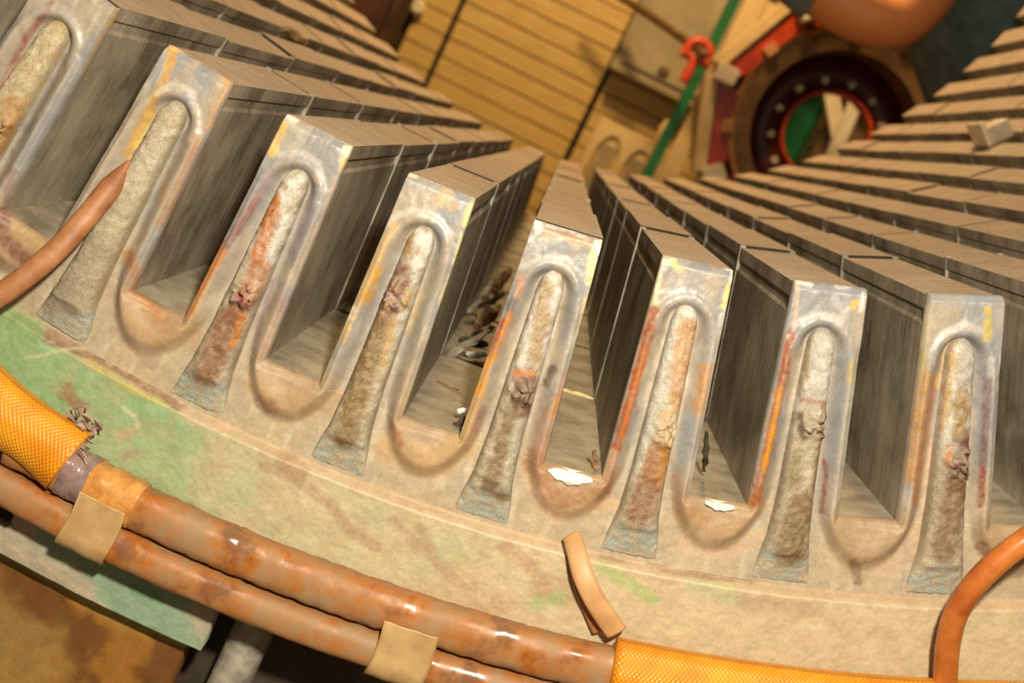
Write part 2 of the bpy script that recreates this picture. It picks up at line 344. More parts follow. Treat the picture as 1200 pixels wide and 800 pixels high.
# ------------------------------------------------------------------ dirt and varnish on the front of the core (pixels give the place on the metal)
G, TAN, OCH, ORG, RED, BRN, CRM = (152, 146, 142), (196, 162, 130), (208, 160, 74), (226, 128, 30), (170, 62, 40), (138, 92, 62), (232, 220, 176)
STAINS_FACE = [
 # slot bottoms, dusty tan band
 ([(0, 250), (10, 285), (40, 312)], 9, (120, 62, 52), .8, .3), ([(20, 268), (60, 300)], 10, (196, 160, 110), .8, .2),
 ([(150, 300), (160, 340), (190, 372)], 8, (186, 120, 62), .85, .3), ([(150, 360), (190, 395), (225, 392)], 15, (192, 154, 112), .8, .2),
 ([(130, 330), (140, 390), (180, 425)], 8, (186, 160, 136), .8, .1), ([(300, 445), (350, 478), (395, 470)], 15, (194, 160, 118), .75, .2),
 ([(305, 470), (320, 478)], 8, (160, 108, 76), .7, .2), ([(455, 525), (510, 545), (545, 520)], 17, (200, 164, 114), .85, .2),
 ([(460, 500), (470, 520)], 4, (176, 108, 82), .8, .3), ([(625, 540), (650, 585), (700, 580)], 15, (172, 122, 80), .85, .35),
 ([(620, 560), (650, 605), (720, 590)], 7, (214, 178, 140), .8, .1), ([(720, 530), (712, 575)], 5, (170, 110, 74), .7, .3),
 ([(800, 600), (850, 618), (885, 590)], 13, (184, 146, 104), .85, .25), ([(805, 635), (850, 645), (885, 630)], 10, (212, 180, 146), .8, .1),
 ([(980, 620), (1030, 640), (1065, 620)], 14, (182, 154, 118), .8, .25), ([(1070, 640), (1085, 600), (1095, 520)], 7, (210, 180, 146), .8, .1),
 ([(1000, 660), (1006, 680)], 6, (120, 92, 70), .8, .1), ([(1060, 655), (1030, 668)], 10, (204, 174, 146), .8, .1),
 ([(1150, 640), (1175, 665)], 7, (130, 70, 54), .7, .2),
 # tooth 0
 ([(60, 5), (30, 45), (0, 105)], 4, (150, 76, 62), .8, .3), ([(137, 15), (120, 55), (104, 84)], 4, OCH, .9, .3),
 ([(95, 120), (60, 170), (28, 232)], 5, (190, 150, 86), .85, .3), ([(45, 12), (75, 10), (86, 30)], 6, (188, 178, 172), .7, .2),
 ([(80, 40), (60, 90), (30, 150)], 7, (134, 132, 136), .7, .2), ([(14, 200), (8, 240)], 6, (150, 120, 108), .7, .2),
 # tooth 1
 ([(203, 58), (196, 85), (170, 140), (150, 180)], 6, OCH, .95, .35), ([(175, 135), (160, 170)], 5, (222, 186, 96), .8, .35),
 ([(268, 98), (252, 130), (246, 150)], 6, (206, 158, 104), .9, .3), ([(262, 90), (268, 94)], 4, (226, 180, 110), .8, .3),
 ([(232, 165), (212, 215), (190, 262)], 7, (184, 142, 104), .8, .3), ([(195, 200), (190, 235)], 4, (196, 146, 84), .7, .3),
 ([(185, 108), (205, 98), (226, 108), (224, 130)], 4, (206, 196, 182), .8, .2), ([(222, 120), (205, 170), (170, 250)], 6, (142, 146, 148), .7, .2),
 ([(152, 330), (135, 300), (150, 250)], 6, (158, 156, 150), .6, .2),
 # tooth 2
 ([(337, 137), (344, 142)], 3, CRM, .9, .2), ([(330, 148), (318, 178)], 6, (222, 184, 92), .9, .3), ([(300, 235), (278, 270), (262, 290)], 5, (150, 92, 74), .8, .4),
 ([(318, 200), (298, 238)], 5, (176, 140, 136), .6, .3), ([(258, 296), (240, 325), (220, 368)], 7, (206, 130, 56), .9, .4),
 ([(405, 175), (411, 172)], 3, CRM, .9, .2), ([(404, 185), (400, 200)], 3, (230, 200, 110), .9, .3), ([(395, 210), (380, 260), (368, 295)], 4, (204, 176, 156), .8, .2),
 ([(330, 182), (352, 178), (372, 190), (376, 206)], 4, (200, 190, 182), .8, .2), ([(362, 190), (372, 198)], 4, (150, 142, 136), .8, .1), ([(370, 208), (372, 212)], 4, (205, 170, 140), .9, .1),
 ([(362, 240), (345, 300)], 5, (160, 140, 148), .7, .3), ([(335, 322), (348, 330)], 8, (206, 184, 158), .8, .4), ([(330, 350), (310, 410)], 7, (182, 146, 126), .7, .2), ([(318, 330), (300, 400)], 3, (150, 118, 130), .6, .3),
 # tooth 3
 ([(520, 225), (527, 228)], 6, (236, 206, 150), .9, .3), ([(515, 232), (530, 240)], 8, (206, 170, 116), .7, .3), ([(553, 240), (546, 262)], 5, (240, 220, 140), .95, .3),
 ([(541, 275), (530, 320), (515, 355)], 2.5, (238, 214, 150), .9, .3), ([(540, 222), (480, 210)], 12, (148, 150, 156), .5, .2),
 ([(462, 265), (445, 300), (420, 350), (402, 398)], 5, (214, 178, 120), .85, .25), ([(443, 316), (428, 352)], 6, (216, 162, 60), .85, .35), ([(412, 362), (408, 370)], 5, (236, 222, 206), .9, .4),
 ([(455, 258), (485, 246), (508, 258)], 4, (208, 196, 184), .8, .2), ([(505, 300), (485, 400), (462, 480)], 6, (168, 158, 136), .7, .2), ([(490, 340), (480, 390)], 5, (186, 160, 112), .6, .2),
 ([(468, 440), (462, 480)], 4, (160, 136, 140), .6, .2), ([(480, 420), (470, 470)], 3, (196, 166, 124), .7, .2),
 # tooth 4
 ([(640, 270), (695, 285)], 7, (206, 158, 104), .85, .3), ([(630, 262), (700, 280)], 5, (140, 140, 146), .6, .3), ([(629, 260), (632, 268)], 4, CRM, .95, .2),
 ([(704, 286), (694, 300), (690, 330)], 5, (234, 220, 160), .95, .3), ([(686, 350), (678, 400), (668, 436)], 3, (228, 210, 160), .9, .3),
 ([(612, 325), (606, 348)], 5, (206, 146, 106), .8, .3), ([(602, 352), (597, 362)], 5, (116, 110, 112), .95, .2), ([(597, 370), (585, 398), (576, 420)], 5.5, (206, 136, 52), 1, .75),
 ([(590, 375), (572, 415)], 2, (176, 66, 24), .9, .6), ([(573, 422), (562, 460)], 5.5, (224, 156, 52), .95, .6), ([(556, 470), (550, 500)], 6, (206, 160, 96), .85, .4), ([(566, 480), (557, 505)], 5, (168, 122, 110), .85, .4),
 ([(668, 435), (655, 470), (640, 530)], 7, (186, 140, 104), .8, .3), ([(648, 432), (640, 450)], 5, (98, 88, 80), .85, .2), ([(655, 470), (645, 485)], 6, (206, 156, 92), .7, .3),
 ([(640, 480), (625, 540)], 6, (180, 130, 110), .7, .3), ([(612, 312), (650, 300), (668, 318)], 4, (200, 188, 176), .7, .2),
 # tooth 5
 ([(775, 306), (768, 355)], 3, CRM, .9, .2), ([(785, 306), (860, 316)], 8, (146, 146, 150), .6, .3), ([(795, 320), (850, 335)], 10, (178, 158, 142), .6, .3),
 ([(862, 312), (857, 330)], 3, (240, 238, 226), .95, .4), ([(855, 336), (848, 358)], 4, (232, 210, 120), .95, .3), ([(766, 365), (752, 420), (735, 480), (722, 525)], 6, (170, 88, 48), .95, .7),
 ([(757, 410), (742, 462), (730, 510)], 4, (196, 116, 54), .9, .75), ([(718, 530), (708, 560)], 5, (206, 166, 130), .8, .2), ([(846, 370), (836, 420)], 4, (190, 186, 176), .7, .2),
 ([(826, 430), (818, 480)], 7, (206, 150, 98), .85, .3), ([(832, 390), (826, 420)], 6, (166, 166, 170), .7, .2), ([(806, 490), (800, 540)], 7, (166, 168, 172), .8, .2), ([(790, 560), (800, 600)], 6, (186, 146, 122), .7, .2),
 ([(790, 356), (806, 350), (824, 360)], 4, (200, 190, 180), .7, .2),
 # tooth 6
 ([(935, 330), (1010, 340)], 9, (150, 152, 158), .6, .3), ([(927, 392), (918, 440), (905, 500), (892, 560), (884, 588)], 6, (172, 94, 48), .95, .75),
 ([(914, 455), (904, 510), (895, 550)], 3.5, (224, 154, 56), 1, .9), ([(935, 332), (930, 385)], 3, (208, 178, 150), .8, .2), ([(1003, 354), (1000, 360)], 4, (214, 176, 70), .9, .3), ([(1011, 345), (1009, 365)], 2.5, (232, 232, 226), .9, .4),
 ([(1001, 420), (995, 470), (985, 540)], 5, (186, 176, 150), .7, .2), ([(998, 425), (994, 445)], 3, (196, 172, 100), .7, .2), ([(930, 380), (958, 366), (985, 378)], 4, (206, 196, 184), .8, .2), ([(978, 350), (984, 360)], 4, (190, 188, 188), .8, .3),
 ([(963, 600), (968, 560), (966, 540)], 2.5, (140, 60, 52), .85, .4), ([(975, 560), (968, 610)], 5, (180, 160, 146), .7, .2),
 # tooth 7
 ([(1095, 348), (1160, 352)], 9, (150, 154, 160), .6, .3), ([(1158, 362), (1157, 395)], 5, (204, 178, 90), .95, .35), ([(1085, 380), (1080, 430)], 3, (190, 168, 90), .8, .3),
 ([(1085, 440), (1075, 500), (1066, 560)], 7, (190, 138, 72), .9, .5), ([(1096, 440), (1082, 520), (1072, 590)], 4, (190, 120, 66), .85, .4), ([(1157, 445), (1155, 500), (1152, 545)], 5, (132, 100, 100), .9, .4), ([(1152, 550), (1149, 592)], 4, (150, 64, 54), .95, .5),
 ([(1105, 392), (1130, 380), (1150, 388)], 4, (206, 196, 186), .7, .2), ([(1112, 400), (1098, 450)], 4, (214, 180, 120), .8, .3), ([(1163, 420), (1160, 440)], 4, (190, 190, 190), .8, .3),
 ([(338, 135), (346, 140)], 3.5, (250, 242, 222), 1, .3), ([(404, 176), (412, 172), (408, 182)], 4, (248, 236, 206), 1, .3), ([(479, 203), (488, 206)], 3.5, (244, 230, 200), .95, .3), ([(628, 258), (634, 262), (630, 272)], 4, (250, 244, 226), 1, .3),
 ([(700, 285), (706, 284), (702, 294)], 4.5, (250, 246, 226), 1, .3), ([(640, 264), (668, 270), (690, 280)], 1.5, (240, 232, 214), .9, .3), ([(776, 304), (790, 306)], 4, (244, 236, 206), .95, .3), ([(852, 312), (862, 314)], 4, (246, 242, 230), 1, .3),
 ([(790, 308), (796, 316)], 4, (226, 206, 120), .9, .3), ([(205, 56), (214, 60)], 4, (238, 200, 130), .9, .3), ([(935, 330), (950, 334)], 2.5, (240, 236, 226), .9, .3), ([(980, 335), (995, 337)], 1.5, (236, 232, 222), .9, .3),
]
STAINS_FINGER = [
 ([(60, 30), (25, 95), (5, 130)], 40, (208, 184, 134), .9, .1), ([(15, 125), (0, 170)], 14, (196, 136, 62), .8, .3),
 ([(200, 115), (150, 220), (100, 320)], 40, (196, 180, 146), .85, .1), ([(105, 290), (70, 350)], 25, (176, 162, 140), .8, .1),
 ([(322, 235), (306, 290), (300, 305)], 9, (200, 118, 40), 1, .35), ([(305, 315), (292, 345)], 12, (184, 116, 74), .9, .3), ([(284, 350), (275, 368)], 12, (150, 66, 46), .9, .4), ([(268, 375), (240, 440)], 15, (148, 98, 56), .95, .2), ([(284, 372), (272, 405)], 5, (206, 128, 46), .95, .3), ([(300, 330), (292, 350)], 4, (220, 190, 160), .8, .2),
 ([(482, 275), (470, 320)], 4, (188, 142, 72), .9, .2), ([(470, 318), (452, 372)], 14, (134, 86, 62), .95, .3), ([(478, 345), (473, 360)], 3, (222, 164, 60), .9, .3), ([(442, 385), (420, 460), (405, 512)], 14, (146, 112, 58), .95, .2), ([(466, 335), (450, 368)], 2.5, (208, 160, 120), .8, .2), ([(462, 370), (448, 430)], 3, (212, 160, 70), .8, .2),
 ([(640, 335), (625, 420)], 9, (178, 142, 92), .85, .15), ([(616, 440), (612, 478)], 13, (126, 88, 68), 1, .35), ([(604, 438), (616, 436), (626, 440)], 4, (224, 134, 70), .95, .4), ([(598, 485), (582, 545), (575, 570)], 8, (136, 104, 64), .95, .15), ([(570, 566), (590, 580)], 9, (132, 106, 72), .9, .1), ([(628, 345), (612, 430)], 4, (226, 220, 208), .8, .1), ([(612, 500), (600, 570)], 10, (196, 190, 172), .8, .1),
 ([(793, 362), (815, 366)], 6, (246, 240, 226), 1, .4), ([(806, 385), (796, 470)], 13, (206, 154, 96), .95, .2), ([(790, 372), (765, 480), (745, 560)], 5, (224, 220, 208), .9, .2), ([(784, 486), (778, 520)], 11, (214, 184, 142), .95, .2), ([(772, 530), (760, 560)], 13, (174, 112, 58), .95, .3), ([(782, 530), (772, 570)], 6, (206, 142, 64), .9, .4), ([(760, 570), (748, 605)], 15, (150, 100, 66), .95, .2),
 ([(962, 385), (958, 460)], 14, (204, 198, 188), .9, .15), ([(948, 395), (944, 440)], 4, (178, 152, 106), .7, .1), ([(940, 470), (970, 472)], 2.5, (160, 92, 66), .9, .2), ([(950, 480), (948, 515)], 12, (176, 160, 132), .9, .2), ([(968, 478), (964, 512)], 5, (138, 104, 70), .95, .2), ([(938, 485), (940, 515)], 3, (134, 110, 80), .9, .2),
 ([(935, 530), (930, 570)], 6, (146, 126, 80), .9, .1), ([(962, 525), (956, 570)], 6, (146, 120, 84), .9, .1), ([(940, 590), (925, 648)], 17, (134, 102, 60), .95, .15),
 ([(1142, 400), (1135, 450)], 13, (188, 180, 172), .9, .15), ([(1116, 410), (1105, 500)], 5, (222, 186, 130), .9, .2), ([(1128, 465), (1124, 510)], 9, (164, 126, 60), .95, .2), ([(1142, 470), (1140, 520)], 4, (214, 206, 194), .8, .2), ([(1132, 525), (1126, 570)], 15, (120, 80, 60), 1, .25), ([(1112, 525), (1110, 545)], 4, (210, 140, 80), .9, .3), ([(1120, 575), (1106, 645)], 15, (140, 106, 74), .95, .1),
]
CRUST = [((288, 345), 22), ((462, 345), 24), ((613, 458), 24), ((780, 508), 20), ((955, 497), 24), ((1128, 545), 26), ((15, 150), 16)]
STAINS_PLATE = [
 ([(20, 370), (60, 400), (110, 418), (160, 445), (215, 480)], 5, (140, 104, 84), .95, .1), ([(60, 385), (90, 400)], 8, (150, 116, 92), .9, .1),
 ([(105, 425), (160, 460), (190, 472)], 4, (190, 176, 84), .8, .2), ([(215, 482), (245, 500), (290, 500)], 5, (206, 176, 146), .9, .2), ([(0, 365), (40, 385)], 14, (140, 172, 112), .9, .3),
 ([(80, 455), (85, 470), (95, 475)], 7, (160, 124, 92), .9, .1), ([(70, 462), (100, 478)], 4, (160, 124, 92), .9, .1), ([(145, 478), (158, 488), (162, 500)], 2.5, (220, 206, 170), .9, .2), ([(140, 510), (152, 505)], 4, (196, 168, 130), .8, .1), ([(145, 535), (160, 530)], 4, (172, 146, 120), .8, .1),
 ([(30, 420), (75, 410), (110, 405)], 2, (206, 200, 160), .8, .1), ([(335, 540), (350, 552)], 12, (172, 134, 102), .75, .1), ([(310, 545), (345, 560), (385, 590), (410, 620), (440, 640)], 7, (176, 140, 110), .75, .1),
 ([(460, 612), (490, 640), (520, 665), (545, 690)], 7, (184, 150, 120), .7, .1), ([(490, 618), (505, 640)], 6, (180, 146, 114), .7, .1), ([(590, 640), (625, 665), (640, 700)], 9, (188, 150, 118), .7, .1), ([(640, 690), (670, 695)], 16, (178, 146, 110), .6, .1), ([(500, 690), (590, 705)], 16, (198, 164, 128), .6, .1),
 ([(405, 668), (460, 692), (540, 714)], 2.2, (128, 126, 80), .9, .1), ([(630, 708), (655, 700)], 9, (166, 186, 126), .8, .2), ([(705, 665), (740, 685), (765, 702)], 7, (168, 188, 118), .85, .2), ([(810, 680), (860, 700)], 10, (176, 184, 132), .7, .2),
 ([(440, 560), (520, 590), (620, 625), (700, 645)], 7, (206, 172, 136), .8, .1), ([(520, 590), (560, 600)], 3, (150, 116, 88), .8, .1), ([(610, 615), (665, 632)], 3, (150, 120, 96), .8, .1), ([(740, 650), (790, 655)], 4, (176, 152, 90), .8, .2), ([(705, 652), (730, 658)], 3, (148, 116, 92), .8, .1),
 ([(800, 672), (880, 680)], 4, (150, 120, 92), .8, .1), ([(760, 660), (790, 670), (830, 672)], 4, (160, 130, 104), .7, .1), ([(950, 690), (1100, 700)], 7, (190, 160, 126), .7, .1), ([(1120, 688), (1200, 680)], 5, (150, 110, 76), .8, .1), ([(1120, 710), (1200, 700)], 7, (206, 170, 130), .8, .1), ([(870, 705), (960, 715)], 9, (176, 150, 120), .6, .1),
 ([(160, 575), (215, 600), (270, 625), (330, 650), (400, 690)], 9, (182, 138, 116), .8, .15), ([(170, 578), (195, 590)], 3, (110, 92, 72), .8, .1), ([(205, 585), (225, 592)], 2, (116, 130, 84), .8, .1),
]
def apply_stains(P, base, gloss, stains, warp=1.8, soft=2.6):
    px = to_px(P); cols = base.copy(); gl = gloss.copy()
    wx = px[:, 0]+(fbm(px[:, 0]/9, px[:, 1]/9)-.5)*2*warp+(vnoise(px[:, 0]/2.5, px[:, 1]/2.5)-.5)*warp
    wy = px[:, 1]+(fbm(px[:, 0]/9+40, px[:, 1]/9+71)-.5)*2*warp+(vnoise(px[:, 0]/2.5+50, px[:, 1]/2.5)-.5)*warp
    brk = fbm(px[:, 0]/3.2+11, px[:, 1]/4.5+2, 3)
    x0, x1, y0, y1 = wx.min(), wx.max(), wy.min(), wy.max()
    for pts, w, c, op, g in stains:
        xs = [p[0] for p in pts]; ys = [p[1] for p in pts]; mm = w+6
        if max(xs)+mm < x0 or min(xs)-mm > x1 or max(ys)+mm < y0 or min(ys)-mm > y1: continue
        sel = np.where((wx > min(xs)-mm) & (wx < max(xs)+mm) & (wy > min(ys)-mm) & (wy < max(ys)+mm))[0]
        if not len(sel): continue
        d = np.full(len(sel), 1e9); qx, qy = wx[sel], wy[sel]
        for (ax, ay), (bx, by) in zip(pts[:-1], pts[1:]):
            L2 = (bx-ax)**2+(by-ay)**2+1e-9
            t = np.clip(((qx-ax)*(bx-ax)+(qy-ay)*(by-ay))/L2, 0, 1)
            d = np.minimum(d, np.hypot(qx-ax-t*(bx-ax), qy-ay-t*(by-ay)))
        s = max(soft, w*.55); a = op*sstep(w+s*.75, w-s*.75, d)*np.clip(.62+1.1*(brk[sel]-.35), .35, 1)
        cols[sel] = cols[sel]*(1-a[:, None])+lin(c)*a[:, None]; gl[sel] = gl[sel]*(1-a)+g*a
    return cols, gl

# ------------------------------------------------------------------ room: floor and plank wall
M['concrete'] = simple('workshop_concrete', (86, 78, 66), (128, 116, 98), 8, .85)
M['backing'] = simple('dark_wall_backing', (34, 24, 14), (58, 42, 24), 10, .85)
M['plank'] = simple('amber_plank_wood', (196, 158, 84), (224, 188, 112), 9, .6, stretch=(1.2, 8, 22), rnd=True, kind='Object', bump=.3)
floor = box('floor', (-4, -3, -.05), (4, 3.4, 0), M['concrete']); floor['kind'] = 'structure'
YW = 3.0
wall = box('wall_back', (-4, YW+.03, 0), (4, YW+.15, 3.6), M['backing']); wall['kind'] = 'structure'
wl = box('wall_left', (-4.1, -3, 0), (-4, YW+.15, 3.6), M['backing']); wl['kind'] = 'structure'
wr = box('wall_right', (4, -3, 0), (4.1, YW+.15, 3.6), M['backing']); wr['kind'] = 'structure'
xA = at(522, 47, YW).x; xB = at(690, 130, YW).x; xL = at(466, 62, YW).x
zref = at(560, 60, YW).z; PH = .0585
for (x0, x1, z0r, z1r) in ((xL, xA-.008, -9, 16), (xA+.008, xB-.008, -12, 20), (xB+.010, xB+1.5, -12, 22)):
    pv, pf = box_data(x0, x1, YW, YW+.028, 0, PH-.006)
    proto = None
    for k in range(z0r, z1r):
        if proto is None:
            proto = box('plank', (x0, YW, 0), (x1, YW+.028, PH-.004), M['plank'], None, .003); o = proto
        else:
            o = proto.copy(); COL.objects.link(o)
        o.location = (0, random.uniform(-.002, .002), zref+k*PH)
        o.parent = wall

# ------------------------------------------------------------------ stator
stator = thing('stator_core', 'large stripped stator bore with dusty laminated teeth, empty slots and green clamping plate', 'stator', (0, LEN*S/2, .30))
hh = DTH/2
def edgeL(q):                   # tooth outline: left slot wall at slot depth q, (x, rho) in the tooth frame
    return (-math.sin(hh)*(R+q)+math.cos(hh)*SW, math.cos(hh)*(R+q)+math.sin(hh)*SW)
def packet_profile():
    qs = [(0.0, 0), (.11, 0), (.135, .022), (.20, .022), (.225, 0), (.9, 0), (HS+.06, 0)]
    Lp = []
    for q, ins in qs:
        x, r = edgeL(q); Lp.append((x+ins, r))
    return Lp
prof = packet_profile()
def packet_mesh(y0, y1, name):
    V = []; F = []; fm = []
    n = len(prof)
    loop = [(x, r) for x, r in prof]+[(-x, r) for x, r in prof[::-1]]
    for y in (y0, y1):
        for x, r in loop: V.append((x*S, y*S, -r*S))
    m = len(loop)
    for j in range(m):
        j2 = (j+1) % m
        F.append((j, j2, m+j2, m+j)); fm.append(1 if j == m-1 else 0)     # last edge joins the two tip corners
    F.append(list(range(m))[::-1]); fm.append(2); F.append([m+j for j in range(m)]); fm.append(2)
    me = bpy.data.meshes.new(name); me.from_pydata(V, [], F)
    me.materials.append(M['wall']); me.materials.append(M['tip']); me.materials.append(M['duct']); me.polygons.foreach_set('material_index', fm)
    bm = bmesh.new(); bm.from_mesh(me); bmesh.ops.recalc_face_normals(bm, faces=bm.faces[:]); bm.to_mesh(me); bm.free()
    me.update(); return me
GAP = .085
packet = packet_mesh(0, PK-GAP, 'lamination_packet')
def spacer_mesh():
    V = []; F = []
    for k in range(1, NPK):
        y0 = k*PK-GAP+.012; y1 = k*PK-.012
        for sgn in (-1, 1):
            pts = []
            for q in (-.006, HS+.03):
                x, r = edgeL(q); x = abs(x)
                pts.append((sgn*(x+.006), r)); pts.append((sgn*(x-.05), r))
            b = len(V)
            for y in (y0, y1):
                for x, r in (pts[0], pts[1], pts[3], pts[2]): V.append((x*S, y*S, -r*S))
            F += [(b, b+1, b+2, b+3), (b+4, b+7, b+6, b+5), (b, b+4, b+5, b+1), (b+1, b+5, b+6, b+2), (b+2, b+6, b+7, b+3), (b+3, b+7, b+4, b)]
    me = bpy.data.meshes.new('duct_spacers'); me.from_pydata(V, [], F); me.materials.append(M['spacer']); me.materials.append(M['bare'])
    me.polygons.foreach_set('material_index', [1 if k % 6 == 2 else 0 for k in range(len(F))])  # spacer tops: bare metal ends with a glint painted on
    bm = bmesh.new(); bm.from_mesh(me); bmesh.ops.recalc_face_normals(bm, faces=bm.faces[:]); bm.to_mesh(me); bm.free()
    me.update(); return me
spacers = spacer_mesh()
def tooth_world(V, i):
    a = T0+i*DTH; c, s = math.cos(a), math.sin(a); V = np.asarray(V)
    return np.stack([V[:, 0]*c-V[:, 2]*s, V[:, 1], ZC+V[:, 0]*s+V[:, 2]*c], 1)

def face_height(x, r):
    """how far (pitches) the front skin of the core stands out, tooth frame x, rho"""
    H = np.zeros_like(x)
    for sg in (-1, 1):
        sx = x*math.cos(hh)-sg*r*math.sin(hh); sq = sg*x*math.sin(hh)+r*math.cos(hh)-R
        qc = HS-.25; a = SW+.15
        e = np.where(sq < qc, np.abs(sx)/a, np.sqrt((sx/a)**2+(np.maximum(sq-qc, 0)/.66)**2))
        do = (1-e)*a*np.where(sq < qc, 1, 1+.4*sstep(qc, qc+.3, sq))          # distance inside the outer U line
        roll = sstep(-.025, .11, do)
        dslot = np.where(sq < HS, np.abs(sx)-SW, np.hypot(np.maximum(np.abs(sx)-SW, 0), sq-HS))
        h = (.115*roll-.05*sstep(.11, .30, do))*(1-.25*sstep(HS, HS+.35, sq))-.03*sstep(.05, 0, dslot)
        H = np.maximum(H, np.where(do > -.02, h, 0))
    q = r-R
    rr = np.hypot(x, q-.46)
    topH = .095*(1-sstep(.175, .105, rr))
    k = sstep(.62, .34, q)*sstep(.0, .03, .46-q+.2); H = topH*k+H*(1-k)
    ridge = np.where(q < .62, np.exp(-((rr-.20)/.035)**2), 0)*sstep(.62, .5, q)*.02
    return .012+H+ridge-.04*sstep(.05, 0, q)

def face_mesh(i, fine=True):
    nu, nq, nu2, nq2 = (72, 120, 104, 46) if fine else (10, 14, 14, 8)
    rows = []
    qs = np.linspace(0, HS, nq)
    def strip(qs, full, nu):
        X = []; RR = []
        for q in qs:
            x, r = ((-math.sin(hh)*(R+q), math.cos(hh)*(R+q)) if full else edgeL(q))
            u = np.linspace(-1, 1, nu); X.append(-x*u*1.0); RR.append(np.full(nu, r)+0*u)
        return np.array(X), np.array(RR)
    X1, R1 = strip(qs, False, nu); X2, R2 = strip(np.linspace(HS, 2.46, nq2), True, nu2)
    V = []; F = []; off = 0
    for X, RR, full in ((X1, R1, False), (X2, R2, True)):
        n0, n1 = X.shape
        wx = tooth_world(np.stack([X.ravel()*S, 0*X.ravel(), -RR.ravel()*S], 1), i)
        nz = (fbm(wx[:, 0]*500, wx[:, 2]*500)-.5)*.007+(fbm(wx[:, 0]*110+9, wx[:, 2]*110)-.5)*.022
        H = face_height(X.ravel(), RR.ravel())+nz
        # a ragged chipped line along the tooth tip and slot edges
        V.append(np.stack([X.ravel()*S, -H*S, -RR.ravel()*S], 1)); F += grid_faces(n0, n1, off, True)
        top = np.arange(n1)+off; left = np.arange(n0)*n1+off; right = left+n1-1
        base = V[-1]; off2 = off+n0*n1
        for loop, flip in (((top, True), (left, False), (right, True)) if not full else ((top, True),)):
            sk = base[loop-off].copy(); sk[:, 1] = .03*S
            b = off2; V.append(sk); off2 += len(loop)
            for k in range(len(loop)-1):
                qd = (int(loop[k]), int(loop[k+1]), b+k+1, b+k)
                F.append(qd if flip else qd[::-1])
        off = off2
    V = np.concatenate(V)
    Pw = tooth_world(V, i)
    q = -V[:, 2]/S-R; x = V[:, 0]/S
    n1 = fbm(x*5+i*9.1+31, q*1.3+3); n2 = fbm(x*14+i*5.7+5, q*3.2)
    a = sstep(.42, .62, n1)[:, None]
    a = a*.7; base = lin((156, 154, 153))*(1-a)+lin((186, 168, 142))*a
    b = (sstep(1.2, 2.1, q)*.75)[:, None]; base = base*(1-b)+lin((202, 178, 138))*b
    low = (sstep(.06, .02, -V[:, 1]/S)*sstep(.3, .4, q)*sstep(.5, .2, np.abs(x)))[:, None]*.5
    base = base*(1-low)+lin((178, 164, 146))*low
    c = (sstep(.55, .75, n2)*.35)[:, None]; base = base*(1-c)+lin((222, 208, 184))*c
    for sg in (-1, 1):
        rr_ = -V[:, 2]/S; sx = x*math.cos(hh)-sg*rr_*math.sin(hh); sq = sg*x*math.sin(hh)+rr_*math.cos(hh)-R
        e = np.sqrt((sx/(SW+.15))**2+(np.maximum(sq-HS+.25, 0)/.66)**2)
        u = (sstep(.98, .78, e+(n2-.5)*.3)*sstep(HS-.25, HS+.05, sq)*.6)[:, None]; base = base*(1-u)+lin((170, 134, 94))*u
    gl = .45*(1-sstep(1.0, 1.9, q))+.1
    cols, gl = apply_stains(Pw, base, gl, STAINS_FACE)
    return V, F, cols, gl

def finger_mesh(i):
    nq, nu = 110, 26
    qs = np.linspace(.325, 2.36, nq)
    W = np.interp(qs, [.325, .34, .38, .45, 1.0, 1.65, 2.0, 2.2, 2.36], [.03, .055, .080, .100, .118, .135, .160, .200, .225])
    TH = np.interp(qs, [.325, .36, .45, 1.0, 1.9, 2.08, 2.14, 2.36], [.05, .11, .15, .17, .19, .18, .13, .03])
    ph = np.linspace(0, math.pi, nu)
    cx = np.sign(np.cos(ph))*np.abs(np.cos(ph))**.75; sy = np.sin(ph)**.45
    V = np.empty((nq, nu, 3))
    V[:, :, 0] = W[:, None]*cx[None]; V[:, :, 1] = -(TH[:, None]*sy[None]); V[:, :, 2] = -(R+qs)[:, None]
    V = V.reshape(-1, 3)*S
    Pw = tooth_world(V, i); px = to_px(Pw)
    n = fbm(Pw[:, 0]*900+3, Pw[:, 2]*900)-.5; nb = fbm(Pw[:, 0]*330+3, Pw[:, 2]*330)
    V[:, 1] += n*.035*S
    cr = np.zeros(len(V))
    for (a, b), r in CRUST: cr = np.maximum(cr, sstep(r, r*.5, np.hypot(px[:, 0]-a, px[:, 1]-b)))
    V[:, 1] -= cr*(np.abs(fbm(Pw[:, 0]*420, Pw[:, 2]*420)-.5))*.35*S
    Pw = tooth_world(V, i)
    q = -V[:, 2]/S-R
    a = sstep(.4, .6, nb)[:, None]
    base = lin((228, 222, 210))*(1-a)+lin((196, 180, 154))*a
    m = sstep(.9, 1.4, q)[:, None]; base = base*(1-m)+(lin((186, 172, 146))*(1-a)+lin((206, 190, 162))*a)*m
    ft = sstep(2.03, 2.12, q)[:, None]; base = base*(1-ft)+(lin((198, 204, 190))*(1-a)+lin((216, 202, 174))*a)*ft
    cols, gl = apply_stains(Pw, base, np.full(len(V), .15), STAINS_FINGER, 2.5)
    o = mesh_obj('press_finger', V, grid_faces(nq, nu, 0, False), M['finger'], None, True); set_paint(o, cols, gl); return o

